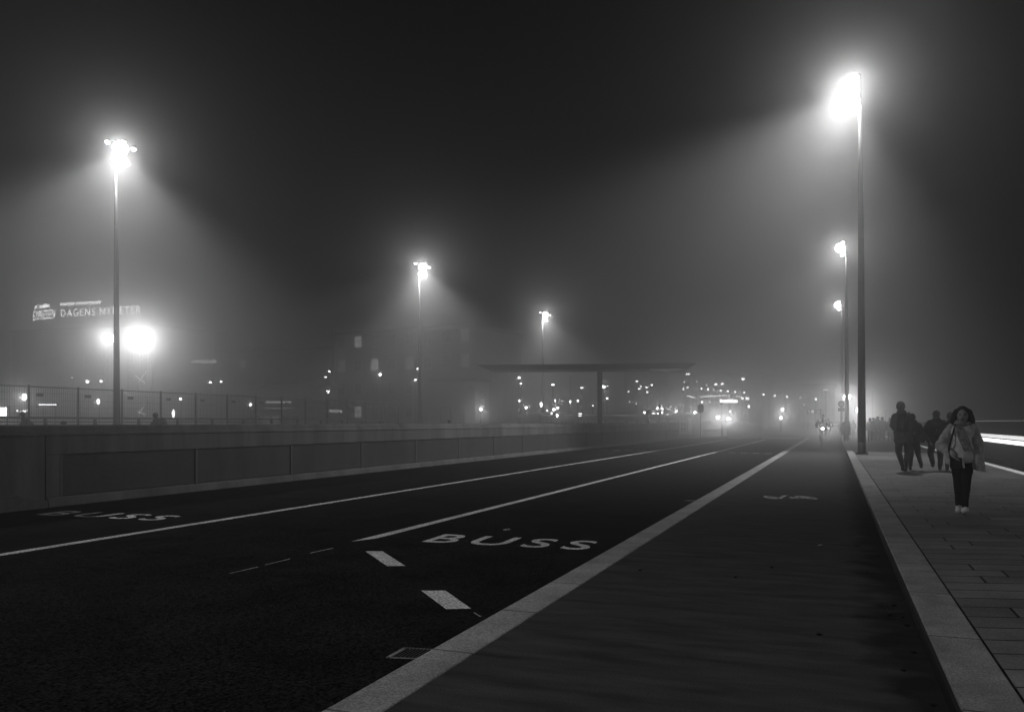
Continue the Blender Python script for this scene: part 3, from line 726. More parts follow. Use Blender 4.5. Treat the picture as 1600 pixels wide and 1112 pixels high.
# ------------------------------------------------------------------ smaller lamps in the distance
def far_lamp(px, py, d, label, size=.2, flat=1.0, m='lens_far', glow=0, group='small distant lamps', wide=1.0, name='small_lamp'):
    p = at(px, py, d); t = thing(name, label, 'lamp', (p.x, p.y, RZ), YAW, group)
    b = MB(); h = p.z - RZ
    b.tube((.0, size * 1.6, 0), (0, size * 1.6, h + size), .05, .04, 6); b.tube((0, size * 1.6, h + size), (0, 0, h + size * flat), .03, .03, 6)
    b.build('post', M['sign'], t)
    b = MB(); b.ball((0, 0, h), size, (wide, 1, flat)); b.build('lens', M[m] if isinstance(m, str) else m, t, smooth=True)
    if glow: point((0, -size * 1.4 - .1, h), glow, size * .6, 'lamp_glow', t)
    return t
FL = [
 (38, 620, 75, 'bright haloed lamp just left of the first fence post', .2, 1.6, 'lens_far', 380),
 (136.5, 596, 120, 'left lamp of the pair above the fence left of the far left lamp post', .22, 1, 'lens_far', 30),
 (158, 595.5, 120, 'right lamp of the pair above the fence left of the far left lamp post', .2, .8, 'lens_far', 20),
 (153.5, 627, 80, 'haloed upright lamp behind the fence mesh left of the far left lamp post', .14, 1.7, 'lens_far', 90),
 (282, 623, 100, 'single round lamp above the bent cyclist at left', .15, 1, 'lens_far', 25),
 (271, 646, 80, 'tall blurred white lamp just right of the bent cyclist', .13, 3.0, 'lens_dim', 20),
 (328.5, 597, 110, 'left lamp head of a pair above the fence under the faint sign', .17, .8, 'lens_far', 18),
 (345.5, 596.3, 112, 'right lamp head of a pair above the fence under the faint sign', .14, .8, 'lens_far', 10),
 (391.5, 632, 95, 'dim blurred round lamp behind the fence mesh', .15, 1.3, 'signal', 30),
 (514.5, 580, 115, 'small lamp upper one above the three lamp cluster', .15, .8, 'lens_far', 5),
 (509, 589, 115, 'flat small lamp lower one above the three lamp cluster', .16, .5, 'lens_far', 5),
 (511, 610.5, 110, 'left lamp of a tiny three lamp cluster', .09, 1, 'lens_far', 0),
 (514, 611, 110, 'right lamp of a tiny three lamp cluster', .09, 1, 'lens_far', 0),
 (513, 613.5, 110, 'bottom lamp of a tiny three lamp cluster', .09, 1, 'lens_far', 12),
 (594, 585, 112, 'bright wall lamp beside a lit window of the large dark building', .2, 1, 'lens_far', 70),
 (652.5, 576, 110, 'small lamp upper one touching the middle lamp post', .13, .8, 'lens_far', 6),
 (649, 593.3, 105, 'flat lamp lower one left of the middle lamp post', .18, .45, 'lens_far', 30),
 (751, 639.5, 100, 'haloed lamp in front of the pale wall corner', .17, 1, 'lens_far', 520),
 (811, 590, 100, 'lamp on top of the post under the canopy left wing', .15, .9, 'lens_far', 45),
 (814, 599, 98, 'flat lamp just below the top of the post under the left wing', .14, .45, 'lens_far', 15),
 (811.5, 626, 95, 'small upright lamp halfway down the post under the left wing', .09, 1.5, 'lens_far', 5),
 (822, 636.5, 95, 'haloed lamp low down right of the post under the left wing', .16, .9, 'lens_far', 90),
 (845.5, 632, 95, 'tilted oblong lamp at left of the traffic signal cluster', .14, 2.0, 'lens_far', 5),
 (855, 641, 92, 'tiny round lamp left of the traffic signal cluster', .09, .9, 'lens_far', 0),
 (864, 601, 100, 'flat lamp on a tall thin post under the canopy', .19, .55, 'lens_far', 25),
 (867.5, 626, 98, 'thin curved lamp above the traffic signal cluster', .08, 2.4, 'signal', 0),
 (865.5, 639.5, 92, 'wide bright lamp in the middle of the traffic signal cluster', .17, .9, 'lens_far', 40),
 (871.5, 637, 95, 'haloed lamp at the right of the traffic signal cluster', .16, .8, 'lens_far', 150),
 (862, 645.3, 92, 'tiny lamp under the middle of the traffic signal cluster', .1, .9, 'lens_far', 0),
 (870.5, 649, 90, 'upright lamp at the left tip of the pavilion roof edge', .12, 1.6, 'lens_far', 5),
 (891, 627.3, 110, 'oval lamp halfway up the tall thin mast', .12, 1.5, 'lens_far', 3),
 (903, 626, 110, 'round lamp right of the tall thin mast', .14, 1, 'lens_far', 5),
 (909, 605.7, 120, 'flat lamp high up left of the canopy column', .2, .5, 'lens_far', 8),
 (926.5, 633.5, 110, 'faint tiny lamp left of the canopy column', .09, 1, 'neon', 0),
 (943, 604.3, 112, 'haloed lamp touching the right side of the canopy column', .25, .7, 'lens_far', 70),
 (949, 603, 118, 'faint flat lamp right beside the haloed one at the column', .14, .4, 'neon', 0),
 (948.5, 622.3, 112, 'round lamp lower right of the canopy column', .13, 1, 'lens_far', 8),
 (995, 595.4, 150, 'highest flat lamp of the group on the slope under the canopy', .24, .55, 'lens_far', 8),
 (1018.5, 601.4, 150, 'rightmost flat lamp of the group on the slope under the canopy', .22, .55, 'lens_far', 5),
 (1010.3, 605, 150, 'second flat lamp from the right of the group on the slope', .22, .6, 'lens_far', 5),
 (1001.5, 603.6, 150, 'small dim lamp touching another in the group on the slope', .16, 1, 'signal', 3),
 (998.8, 607.2, 150, 'flat lamp under the small dim one in the group on the slope', .21, .55, 'lens_far', 3),
 (1011.5, 612.3, 150, 'lowest round lamp of the group on the slope under the canopy', .18, .8, 'lens_far', 3),
 (982, 612, 150, 'small round lamp alone at left of the group on the slope', .16, .9, 'signal', 3),
 (983.5, 628, 140, 'faint upper speck of light above the pavilion roof right half', .1, 1, 'neon', 0),
 (994, 630.5, 140, 'faint right speck of light above the pavilion roof right half', .1, 1, 'neon', 0),
 (1007, 644, 100, 'bright wide lamp on the pavilion roof left of the round sign', .15, .7, 'lens_far', 25),
 (1021.5, 646.3, 100, 'bright lamp on the pavilion roof right of the round sign', .14, .8, 'lens_far', 25),
 (1028, 646, 100, 'bright lamp under the stacked round signs', .13, .8, 'lens_far', 25),
 (1027.5, 638, 100, 'bright haloed lamp left of the stacked round signs', .16, .9, 'lens_far', 210),
 (1034.5, 638, 100, 'bright haloed lamp right of the stacked round signs', .16, .9, 'lens_far', 140),
 (1034.5, 645, 100, 'upright bright lamp under the right haloed one', .11, 2.0, 'lens_far', 20),
 (1056.5, 642.6, 100, 'single haloed lamp midway between the round signs and the oval sign', .14, 1, 'lens_far', 340),
 (1085.7, 644, 98, 'haloed lamp just left of the dark oval sign', .15, 1, 'lens_far', 420),
 (1072.8, 584.5, 160, 'left one of two touching lamps below the canopy right tip', .17, .8, 'lens_far', 0),
 (1076.4, 584.2, 160, 'right one of two touching lamps below the canopy right tip', .17, .8, 'lens_far', 0),
 (1069.2, 596.8, 160, 'small round lamp alone below the canopy right tip', .14, 1, 'signal', 0),
 (1074.3, 605, 160, 'flat lamp right of the stacked pair on the slope', .18, .6, 'lens_far', 0),
 (1068.3, 605.2, 160, 'upper dim lamp of the stacked pair on the slope', .11, .8, 'signal', 0),
 (1068, 607.9, 160, 'lower lamp of the stacked pair on the slope', .2, .6, 'lens_far', 0),
 (1088.8, 596, 165, 'faintest high speck above the row of hillside lamps', .1, 1, 'neon', 0),
 (1104.2, 601.5, 165, 'faint speck just above the left end of the hillside row', .11, 1, 'neon', 0),
 (1118.5, 600.2, 150, 'left flat bright lamp of the high pair above the bakery sign', .27, .5, 'lens_far', 8),
 (1128.5, 599.8, 150, 'right flat bright lamp of the high pair above the bakery sign', .24, .5, 'lens_far', 8),
 (1161, 592, 140, 'high flat bright lamp alone right of the bakery sign', .30, .5, 'lens_far', 25),
 (1097.2, 628, 120, 'round lamp directly above the dark oval sign', .13, 1, 'lens_far', 0),
 (1108.8, 627.9, 125, 'faint lamp right above the dark oval sign', .11, 1, 'neon', 0),
 (1160, 622.6, 140, 'round white lamp just right of the bakery sign', .22, 1, 'lens_dim', 8),
 (1166.7, 622.3, 140, 'bigger white lamp second right of the bakery sign', .22, 1.2, 'lens_dim', 8),
 (1169.7, 622.3, 140, 'thin white lamp third right of the bakery sign', .09, 2.6, 'lens_dim', 0),
 (1170, 635, 130, 'crescent shaped white lamp low right of the bakery sign', .15, 1.3, 'lens_far', 6),
 (1141, 642.5, 120, 'small lamp just above the right oncoming headlight', .13, 1, 'lens_far', 10),
 (1222.6, 640, 105, 'upper haloed lamp of the vertical pair left of the cyclist', .19, 1.1, 'lens_far', 760),
 (1220.3, 652.5, 100, 'lower haloed lamp of the vertical pair left of the cyclist', .17, 1.2, 'lens_far', 420),
 (1250.6, 621.5, 150, 'small lamp above and left of the cyclist', .13, 1, 'signal', 0),
 (1275, 623.6, 122, 'round lamp hanging on the left side of the lit gantry', .12, 1.2, 'lens_far', 6),
 (1256.5, 632.5, 140, 'faint tiny lamp left of the lit gantry', .09, 1, 'signal', 0),
 (1363.5, 608.5, 150, 'tiny lamp high right of the nearest lamp post', .1, 1, 'signal', 0),
 (1384.5, 637.5, 150, 'tiny lamp above the crowd right of the nearest lamp post', .1, 1, 'signal', 0),
 (112.5, 590, 150, 'tiny speck lamp above the fence left of the paired lamps', .1, 1, 'signal', 0),
]
KG = 1.0
for (x, y, d, lab, s_, fl, m_, gl) in FL: far_lamp(x, y, d, lab, s_, fl, m_, gl * KG)
for (x, y) in ((1096, 607), (1106.3, 607.9), (1115.2, 608.4), (1126.2, 609.9), (1137, 611.2), (1149, 612.3), (1163, 613.4), (1193, 616.2), (1210.7, 617.8), (1229.6, 619.7)):
    far_lamp(x, y, 165, 'small round hillside lamp in the descending row above the bakery sign', .19 if x != 1115.2 else .11, 1, 'lens_far', 0, group='row of lamps down the hillside')
for (x, y) in ((27, 641.5), (32.5, 643.5), (36.5, 642), (39, 642.3), (41.5, 641)):
    far_lamp(x, y, 80, 'tiny light in the short row beside the first cyclist', .075, 1, 'signal', 0, group='row of tiny lights beside the first cyclist')
st_ = thing('string_lights', 'drooping string of tiny bulbs above the bakery sign', 'string lights')
b = MB(); bulbs = [(1096 + 3.55 * i, 620.3 - 2.3 * math.sin(math.pi * min(i, 13) / 13 * .75), 150) for i in range(13)] + [(1151.5, 619.4, 150), (1155, 619.7, 150), (1158.5, 620, 150)]
for i in range(len(bulbs) - 1): b.tube(at(*bulbs[i]), at(*bulbs[i + 1]), .02, .02, 4)
b.build('cable', M['sign'], st_)
for q in bulbs:
    b = MB(); b.ball(at(*q), .1, u=8, v=6); b.build('bulb', M['neon_bright' if random.random() > .5 else 'neon'], st_, smooth=True)

# traffic lights seen as three round lenses
tl = thing('traffic_light', 'horizontal traffic light with three round lenses above the cyclist', 'traffic light', at(1269.5, 643, 85), YAW)
b = MB(); b.box(-.48, .48, .05, .2, -.15, .15); b.tube((.9, .2, -1.0 - at(0, 643, 85).z + RZ + 1), (.9, .2, .3), .05, .05, 6); b.tube((.5, .2, .2), (.9, .2, .2), .04, .04, 6); b.build('housing', M['sign'], tl)
for x, s_, mm in ((-.33, .12, .25), (0, .15, 1.0), (.33, .1, .12)):
    b = MB(); b.ball((x, .0, 0), s_, (1, .3, 1)); b.build('signal_lens', emit('signal_%d' % int(mm * 100), mm), tl, smooth=True)

# road signs (backs)
def disc_sign(px, py, rpx, d, label, plates=1, rect=None, oval=None, m='sign', bright_rim=False):
    p = at(px, py, d); r = rpx / F * d
    t = thing('road_sign', label, 'road sign', (p.x, p.y, RZ), YAW, 'round road signs')
    b = MB(); b.tube((0, .05, 0), (0, .05, p.z - RZ + r), .04, .04, 8); b.build('post', M['fence'], t)
    for k in range(plates):
        z = p.z - RZ - k * 2.15 * r; b = MB(); b.tube((0, -.02, z), (0, .0, z), r, r, 28); b.build('sign_plate', M[m], t)
    if bright_rim:
        b = MB(); b.tube((0, -.035, p.z - RZ), (0, -.022, p.z - RZ), r * .68, r * .68, 28); b.build('sign_face', M['facade2'], t)
    if rect:
        z = p.z - RZ - r * 1.75; b = MB(); b.box(-rect[0], rect[0], -.03, 0, z - rect[1], z + rect[1]); b.build('sub_plate', M[m], t)
    return t
disc_sign(1314.5, 631, 5.0, 62, 'round road sign over a rectangular plate before the floodlight glare', rect=(.24, .12), bright_rim=True)
disc_sign(1013.5, 643, 3.4, 85, 'single round road sign in front of the pavilion roof', )
disc_sign(1030.5, 634.5, 2.2, 85, 'two small round road signs stacked on one post', plates=3)
p = at(1094.8, 638, 72); t = thing('oval_sign', 'dark upright oval road sign at the barrier end', 'road sign', (p.x, p.y, RZ), YAW)
b = MB(); b.tube((0, .06, 0), (0, .06, p.z), .04, .04, 8); b.build('post', M['fence'], t)
b = MB(); rx = 4.6 / F * 72; hh = 3.4 / F * 72
ring = [(rx * math.cos(a), p.z + .12 + (hh if math.sin(a) >= 0 else -hh) + rx * .8 * math.sin(a)) for a in [2 * math.pi * (i + .5) / 24 for i in range(24)]]
A = [b.b.verts.new((x, -.03, z)) for x, z in ring]; B3 = [b.b.verts.new((x, .04, z)) for x, z in ring]
for i in range(24): b.b.faces.new((A[i], A[(i + 1) % 24], B3[(i + 1) % 24], B3[i]))
b.b.faces.new(A[::-1]); b.b.faces.new(B3); b.build('sign_plate', M['sign'], t)
disc_sign(1127.3, 630.5, 2.6, 110, 'faint round road sign under the bakery sign')

# ------------------------------------------------------------------ vehicles
def car(px, d, rz, label, name='parked_car', lights=0, scale=1.0, z=RZ, py=None, m='dark_metal', hl=1.6):
    p = at(px, 660, d); t = thing(name, label, 'car', (p.x, p.y, z), rz)
    t.scale = (scale,) * 3
    prof = [(-2.15, .32), (-2.2, .62), (-2.05, .82), (-1.35, .93), (-.75, 1.36), (-.3, 1.45), (.75, 1.45), (1.35, 1.30), (1.85, .98), (2.15, .9), (2.2, .5), (2.1, .3)]
    b = MB(); A = []
    for s_, kx in ((-.82, 0), (-.88, 1), (.88, 1), (.82, 0)):
        A.append([b.b.verts.new((s_ * (1 - .2 * max(0, (z_ - .95) / .5)), x, z_)) for x, z_ in prof])
    for r in range(3):
        for i in range(12):
            j = (i + 1) % 12; b.b.faces.new((A[r][i], A[r][j], A[r + 1][j], A[r + 1][i]))
    b.b.faces.new(A[0]); b.b.faces.new(A[3][::-1]); b.build('body', M[m], t, bevel=.03)
    b = MB(); b.poly([(-.66, -1.24, 1.0), (.66, -1.24, 1.0), (.56, -.80, 1.34), (-.56, -.80, 1.34)]); 
    for v in b.b.verts: v.co.y -= .03
    b.build('windscreen', M['glass'], t)
    for sx in (-1, 1):
        b = MB(); b.poly([(sx * .865, -1.0, .97), (sx * .865, 1.3, .97), (sx * .765, .95, 1.33), (sx * .765, -.55, 1.36)]); b.build('side_window', M['glass'], t)
        for yw in (-1.35, 1.35):
            b = MB(); b.tube((sx * .72, yw, .32), (sx * .9, yw, .32), .32, .32, 20); wl = b.build('wheel', M['rubber'], t)
            b = MB(); b.tube((sx * .9, yw, .32), (sx * .91, yw, .32), .18, .18, 14); b.build('rim', M['facade2'], wl)
        b = MB(); b.ball((sx * .62, -2.16, .66), .13, (1.2, .5, .8)); b.build('headlight', M['flood'] if lights else M['glass'], t, smooth=True)
        if lights: point((sx * .62, -2.5, .66), lights, .12, 'headlight_glow', t)
        b = MB(); b.box(sx * .62 - .14, sx * .62 + .14, 2.17, 2.22, .7, .84); b.build('tail_light', M['dark2'], t)
    return t
# a ramp rises beyond the junction: the bus and its headlights stand on it
rp0 = at(1080, 660, 104); rp1 = at(1190, 660, 104); rp2 = at(1190, 660, 230); rp3 = at(1080, 660, 230)
b = MB()
for sgn in (0,): b.poly([(rp0.x, rp0.y, RZ - .01), (rp1.x, rp1.y, RZ - .01), (rp2.x, rp2.y, 6.5), (rp3.x, rp3.y, 6.5)])
b.build('rising_road', M['asphalt'], kind='structure')
dB = 132; pb = at(1130, 660, dB); zB = RZ + (6.5 + .12) * (dB - 104) / 126
bus = thing('bus', 'oncoming bus hidden in the glare of its two headlights under the bakery sign', 'bus', (pb.x, pb.y, zB), YAW)
b = MB(); b.box(-1.25, 1.25, 0, 11, .35, 3.0); b.build('body', M['sign'], bus, bevel=.12)
b = MB(); b.box(-1.12, 1.12, -.03, -.004, 1.15, 2.55); b.build('windscreen', M['glass'], bus)
b = MB(); b.box(-.9, .9, -.04, -.02, 2.65, 2.9); b.build('destination_display', M['window_dim'], bus)
for sx in (-1, 1):
    for yw in (2.2, 8.2):
        b = MB(); b.tube((sx * 1.0, yw, .48), (sx * 1.27, yw, .48), .48, .48, 20); b.build('wheel', M['rubber'], bus)
    z = (.68 if sx > 0 else .9)
    b = MB(); b.ball((sx * .86, -.08, z), .26, (1.2, .4, .9)); b.build('headlight', M['flood'], bus, smooth=True)
    point((sx * .86, -.6, z), 3400 if sx < 0 else 2600, .4, 'headlight_glow', bus)
cA = car(633, 84, math.radians(80), 'dark car showing only its shiny roof over the barrier', m='dark_metal', scale=1.04)
# faint car parked at far left quay side of the crossing
# ------------------------------------------------------------------ people
def V(*a): return Vector(a)
def person(px, pyfeet, H_px, label, facing, spec, zg=ZK, voxel=.02, extra=None, name='person', depth=None):
    """figure: local x = picture right, local y = away from the viewer, z = up; metres"""
    d = depth if depth else F * (HC - zg) / (pyfeet - 660)
    H = H_px / F * d; p = at(px, 660, d)
    t = thing(name, label, 'person', (p.x, p.y, zg), math.atan2(p.y, p.x) - math.pi / 2)
    J = dict(head=(0, 0, .925), neck=(0, 0, .86), shL=(-.092, 0, .795), shR=(.092, 0, .795), elL=(-.135, .0, .63), elR=(.135, .0, .63),
             haL=(-.135, 0, .485), haR=(.135, 0, .485), hipL=(-.05, 0, .50), hipR=(.05, 0, .50), knL=(-.055, 0, .275), knR=(.055, 0, .275),
             anL=(-.06, 0, .05), anR=(.06, 0, .05), waist=(0, 0, .60), chest=(0, 0, .74))
    J.update(spec.get('J', {})); J = {k: V(*v) * H for k, v in J.items()}
    f = -facing   # local y sign of the front: facing -1 (towards viewer) front is -y
    fy = facing
    b = MB()
    b.ball(J['head'], .066 * H, (.80, .95, 1.12)); b.ball(J['head'] + V(0, fy * .03 * H, -.03 * H), .034 * H, (1, .8, .9))
    b.ball(J['head'] + V(0, fy * .063 * H, -.008 * H), .010 * H, (.9, 1.3, 1.3))
    for s_ in (-1, 1): b.ball(J['head'] + V(s_ * .054 * H, 0, -.005 * H), .013 * H, (.5, .8, 1.3))
    b.cap(J['head'] + V(0, 0, -.03 * H), J['neck'], .032 * H, .034 * H); b.cap(J['neck'], J['chest'], .034 * H, .06 * H)
    b.cap(J['shL'], J['shR'], .036 * H, .036 * H); b.cap(J['chest'] + V(-.04, 0, 0) * H, J['chest'] + V(.04, 0, 0) * H, .062 * H, .062 * H)
    b.cap(J['chest'], J['waist'], .072 * H, .062 * H); b.cap(J['waist'], (J['hipL'] + J['hipR']) / 2, .062 * H, .068 * H)
    for s_, sg in (('L', -1), ('R', 1)):
        b.chain([J['sh' + s_], J['el' + s_], J['ha' + s_]], [.034 * H, .025 * H, .016 * H])
        hd = (J['ha' + s_] - J['el' + s_]).normalized(); hp = J['ha' + s_]
        b.cap(hp, hp + hd * .045 * H, .015 * H, .017 * H)
        side = hd.cross(V(0, 1, 0)).normalized() if abs(hd.y) < .9 else V(1, 0, 0)
        fw = hd.cross(side).normalized()
        if spec.get('fingers', True):
            for k, ln in enumerate((.036, .043, .040, .030)):
                b0_ = hp + hd * .052 * H + fw * (k - 1.5) * .0095 * H
                m0 = b0_ + hd * ln * .55 * H; b.chain([b0_, m0, m0 + (hd * .8 - side * sg * .5).normalized() * ln * .5 * H], [.0058 * H, .0052 * H, .0042 * H])
            b.chain([hp + hd * .015 * H + fw * .016 * H, hp + hd * .035 * H + fw * .032 * H, hp + hd * .055 * H + fw * .034 * H], [.007 * H, .006 * H, .005 * H])
        b.chain([J['hip' + s_], J['kn' + s_], J['an' + s_]], [.052 * H, .034 * H, .022 * H])
        b.cap(J['an' + s_], J['an' + s_] + V(0, fy * .05, -.022) * H, .02 * H, .018 * H)
    b.blob('body', M['skin'], t, voxel * .75, 1)
    # trousers
    b = MB(); tr = spec.get('tr', 1.0)
    for s_ in 'LR': b.chain([J['hip' + s_], J['kn' + s_], J['an' + s_] + V(0, 0, .012) * H], [.058 * H * tr, .041 * H * tr, .030 * H * tr])
    b.cap(J['hipL'] + V(0, 0, .03) * H, J['hipR'] + V(0, 0, .03) * H, .062 * H, .062 * H); b.cap((J['hipL'] + J['hipR']) / 2, J['waist'], .07 * H, .068 * H)
    b.blob('trousers', M[spec.get('trm', 'dark')], t, voxel, fold=.018)
    # shoes
    for s_ in 'LR':
        an = J['an' + s_]; td = spec.get('toe' + s_, V(0, fy, -.12)); td = Vector(td).normalized()
        b = MB(); heel = an + V(0, 0, -.028) * H - td * .012 * H; toe = an + V(0, 0, -.028) * H + td * .10 * H; toe.z = max(toe.z, .020 * H) if not spec.get('lift' + s_) else toe.z
        b.cap(heel, toe, .029 * H, .023 * H); b.cap(an + V(0, 0, .008 * H), heel, .030 * H, .030 * H)
        sh = b.blob('shoe', M[spec.get('shoe', 'dark')], t, voxel * .8, 1)
    # jacket
    jr = spec.get('jr', 1.0); hem = spec.get('hem', .46); b = MB()
    b.cap(J['shL'], J['shR'], .042 * H * jr, .042 * H * jr)
    for s_ in 'LR': b.cap(J['neck'] + V(0, 0, -.035) * H, J['sh' + s_], .045 * H, .042 * H * jr)
    b.cap(J['chest'] + V(-.045, 0, -.01) * H, J['chest'] + V(.045, 0, -.01) * H, .070 * H * jr, .070 * H * jr)
    b.cap(J['waist'] + V(-.045, 0, 0) * H, J['waist'] + V(.045, 0, 0) * H, .074 * H * jr, .074 * H * jr)
    hc = (J['hipL'] + J['hipR']) / 2; 
    for s_ in (-1, 1):
        lo = hc + V(s_ * spec.get('hw', .055) * H, 0, 0); lo.z = (hem + .05) * H
        b.cap(J['chest'] + V(s_ * .045 * H, 0, 0), lo, .072 * H * jr, .066 * H * jr)
    b.cap(V(hc.x - .05 * H, hc.y, (hem + .06) * H), V(hc.x + .05 * H, hc.y, (hem + .06) * H), .068 * H * jr, .068 * H * jr)
    for s_ in 'LR':
        b.chain([J['sh' + s_], J['el' + s_], J['el' + s_].lerp(J['ha' + s_], .93)], [.043 * H * jr, .038 * H * jr, .030 * H * jr])
    if spec.get('collar', True): b.cap(J['neck'] + V(0, 0, -.02) * H, J['neck'] + V(0, 0, .0) * H, .05 * H, .045 * H)
    if spec.get('hood'): b.ball(J['neck'] + V(0, -fy * .035 * H, -.005 * H), .055 * H, (1.15, .8, .75))
    if not spec.get('nojacket'): b.blob('jacket', M[spec.get('jm', 'dark')], t, voxel, fold=.028, cut=(V(0, 0, (hem + .012) * H), V(spec.get('hemt', 0), 0, 1)) )
    else: b.b.free()
    # hair / hat
    b = MB(); hd = J['head']; hs = spec.get('hair', 'short')
    b.ball(hd + V(0, -fy * .012 * H, .014 * H), .070 * H, (.86, .98, 1.05))
    if hs == 'long':
        for s_ in (-1, 1): b.chain([hd + V(s_ * .045, -fy * .01, .02) * H, hd + V(s_ * .062, -fy * .01, -.05) * H, hd + V(s_ * .065, -fy * .005, -.115) * H], [.040 * H, .044 * H, .034 * H])
        b.chain([hd + V(0, -fy * .03, .01) * H, hd + V(0, -fy * .045, -.1) * H], [.055 * H, .05 * H])
        for s_ in (-1, 1): b.ball(hd + V(s_ * .075, -fy * .01, -.10) * H, .032 * H)
    hr_ = b.blob('hair' if hs != 'hat' else 'knitted_hat', M['hair'], t, voxel)
    if facing < 0:   # cut the hair open over the face
        hm = hr_.data; bm = bmesh.new(); bm.from_mesh(hm)
        kill = [v for v in bm.verts if v.co.y < hd.y - .012 * H and ((v.co.x - hd.x) / (.046 * H)) ** 2 + ((v.co.z - hd.z + .025 * H) / (.070 * H)) ** 2 < 1]
        bmesh.ops.delete(bm, geom=kill, context='VERTS'); bm.to_mesh(hm); bm.free()
        for s_ in (-1, 1):
            b = MB(); b.ball(hd + V(s_ * .021 * H, -.056 * H, .004 * H), .0075 * H, (1.4, .6, .7), u=10, v=6); b.build('eye', M['hair'], t, smooth=True)
        b = MB(); b.ball(hd + V(0, -.055 * H, -.038 * H), .012 * H, (1.5, .5, .35), u=10, v=6); b.build('mouth', M['hair'], t, smooth=True)
    return t, J, H, d
def walk(st, sw=0.02, f=1):
    """mid-stride legs: L forward, R back when st>0 (y away from the viewer is forward for f=1)"""
    return dict(knL=(-.05, f * st * .5, .28), anL=(-.05, f * st * .8, .05), knR=(.05, f * st * .05, .275), anR=(.052, -f * st * .9, .085))
def backpack(t, J, H, facing, label, m='dark', s_=1.0):
    """separate thing worn on the back"""
    b = thing('backpack', label, 'backpack', t.location, t.rotation_euler.z)
    q = MB(); c = (J['chest'] + J['waist']) / 2 + V(0, -facing * .115 * H, .015 * H); q.cap(c + V(-.03, 0, -.06) * H, c + V(-.03, 0, .07) * H, .055 * H * s_, .05 * H * s_); q.cap(c + V(.03, 0, -.06) * H, c + V(.03, 0, .07) * H, .055 * H * s_, .05 * H * s_)
    q.cap(c + V(0, -facing * .03, -.05) * H, c + V(0, -facing * .03, .02) * H, .045 * H, .04 * H); q.blob('bag', M[m], b, .02)
    for sx in (-1, 1):
        q = MB(); q.chain([c + V(sx * .05, 0, .08) * H, V(sx * .075, facing * .02, .85) * H, V(sx * .085, facing * .085, .76) * H, V(sx * .09, facing * .03, .64) * H], [.008 * H] * 4)
        q.build('strap', M[m], b, smooth=True)
    return b

# the woman in the light coat walking towards the camera
sp_ = dict(fingers=True, hair='long', jm='coat', shoe='shoe', trm='dark', nojacket=True, tr=.93,
           J=dict(head=(.0, -.01, .915), neck=(.0, 0, .845), shL=(-.085, 0, .79), shR=(.085, 0, .79), elL=(-.175, .0, .63), haL=(-.085, -.085, .54), elR=(.135, .02, .62), haR=(.125, -.03, .50),
                  hipL=(-.045, 0, .5), hipR=(.045, 0, .5), knL=(-.040, .00, .28), knR=(.030, -.06, .285), anL=(-.030, .05, .05), anR=(.018, -.15, .058)),
           toeL=V(-.1, -1, -.25), toeR=V(.12, -1, .15), liftR=True)
t, J, H, d = person(1504, 800, 166, 'woman in a light open coat and scarf walking towards the viewer, nearest on the pavement', -1, sp_, voxel=.012)
# sweater, coat, scarf
b = MB()
b.cap(J['chest'] + V(-.035, -.02, .02) * H, J['chest'] + V(.035, -.02, .02) * H, .07 * H, .07 * H); b.cap(J['waist'] + V(-.03, -.025, 0) * H, J['waist'] + V(.03, -.025, 0) * H, .068 * H, .068 * H)
b.cap(V(-.03, -.03, .53) * H, V(.035, -.03, .52) * H, .062 * H, .062 * H); b.cap(J['chest'] + V(0, -.02, 0) * H, V(0, -.03, .53) * H, .08 * H, .075 * H)
b.blob('sweater', M['sweater'], t, .012, fold=.016)
b = MB()
b.cap(J['shL'] + V(.01, .015, .0) * H, J['shR'] + V(-.01, .015, 0) * H, .045 * H, .045 * H)
for s_ in 'LR': b.cap(J['neck'] + V(0, .015, -.04) * H, J['sh' + s_], .042 * H, .045 * H)
b.chain([J['shL'], J['elL'], J['elL'].lerp(J['haL'], .9)], [.047 * H, .052 * H, .038 * H])
b.chain([J['shR'], J['elR'], J['elR'].lerp(J['haR'], .95)], [.046 * H, .042 * H, .036 * H])
b.chain([J['shL'] + V(.02, .01, -.03) * H, V(-.085, .01, .62) * H, V(-.085, .0, .47) * H], [.05 * H, .052 * H, .055 * H])
b.chain([J['shR'] + V(-.01, .01, -.03) * H, V(.105, .0, .62) * H, V(.122, -.01, .47) * H, V(.135, .0, .38) * H], [.05 * H, .050 * H, .056 * H, .058 * H])
b.cap(V(-.06, .05, .72) * H, V(.06, .05, .72) * H, .05 * H, .05 * H); b.cap(V(-.06, .05, .6) * H, V(.07, .05, .6) * H, .05 * H, .05 * H); b.cap(V(-.06, .045, .47) * H, V(.11, .045, .45) * H, .045 * H, .045 * H)
b.cap(V(0, .05, .75) * H, V(0, .05, .47) * H, .06 * H, .05 * H)
b.blob('coat', M['coat'], t, .012, 2, fold=.034, cut=(V(0, 0, .425 * H), V(.22, 0, 1)))
b = MB()
for k in range(14):
    a = 2 * math.pi * k / 14; a2 = 2 * math.pi * (k + 1) / 14
    P_ = lambda a: J['neck'] + V(.052 * math.cos(a), .045 * math.sin(a) - .012, -.012 + .01 * math.sin(a * 2)) * H
    b.cap(P_(a), P_(a2), .026 * H, .026 * H)
for off in (-.015, .0, .018): b.chain([J['neck'] + V(-.045 + off, -.065, -.02) * H, V(-.02 + off * 1.3, -.105, .75) * H, V(.02 + off * 1.5, -.11, .66) * H, V(.045 + off * 1.5, -.105, .59) * H], [.013 * H] * 4)
b.blob('scarf', M['scarf'], t, .009, 1, fold=.02)
bag = thing('shoulder_bag', 'dark shoulder bag hanging at the hip of the woman in the light coat', 'bag', t.location, t.rotation_euler.z)
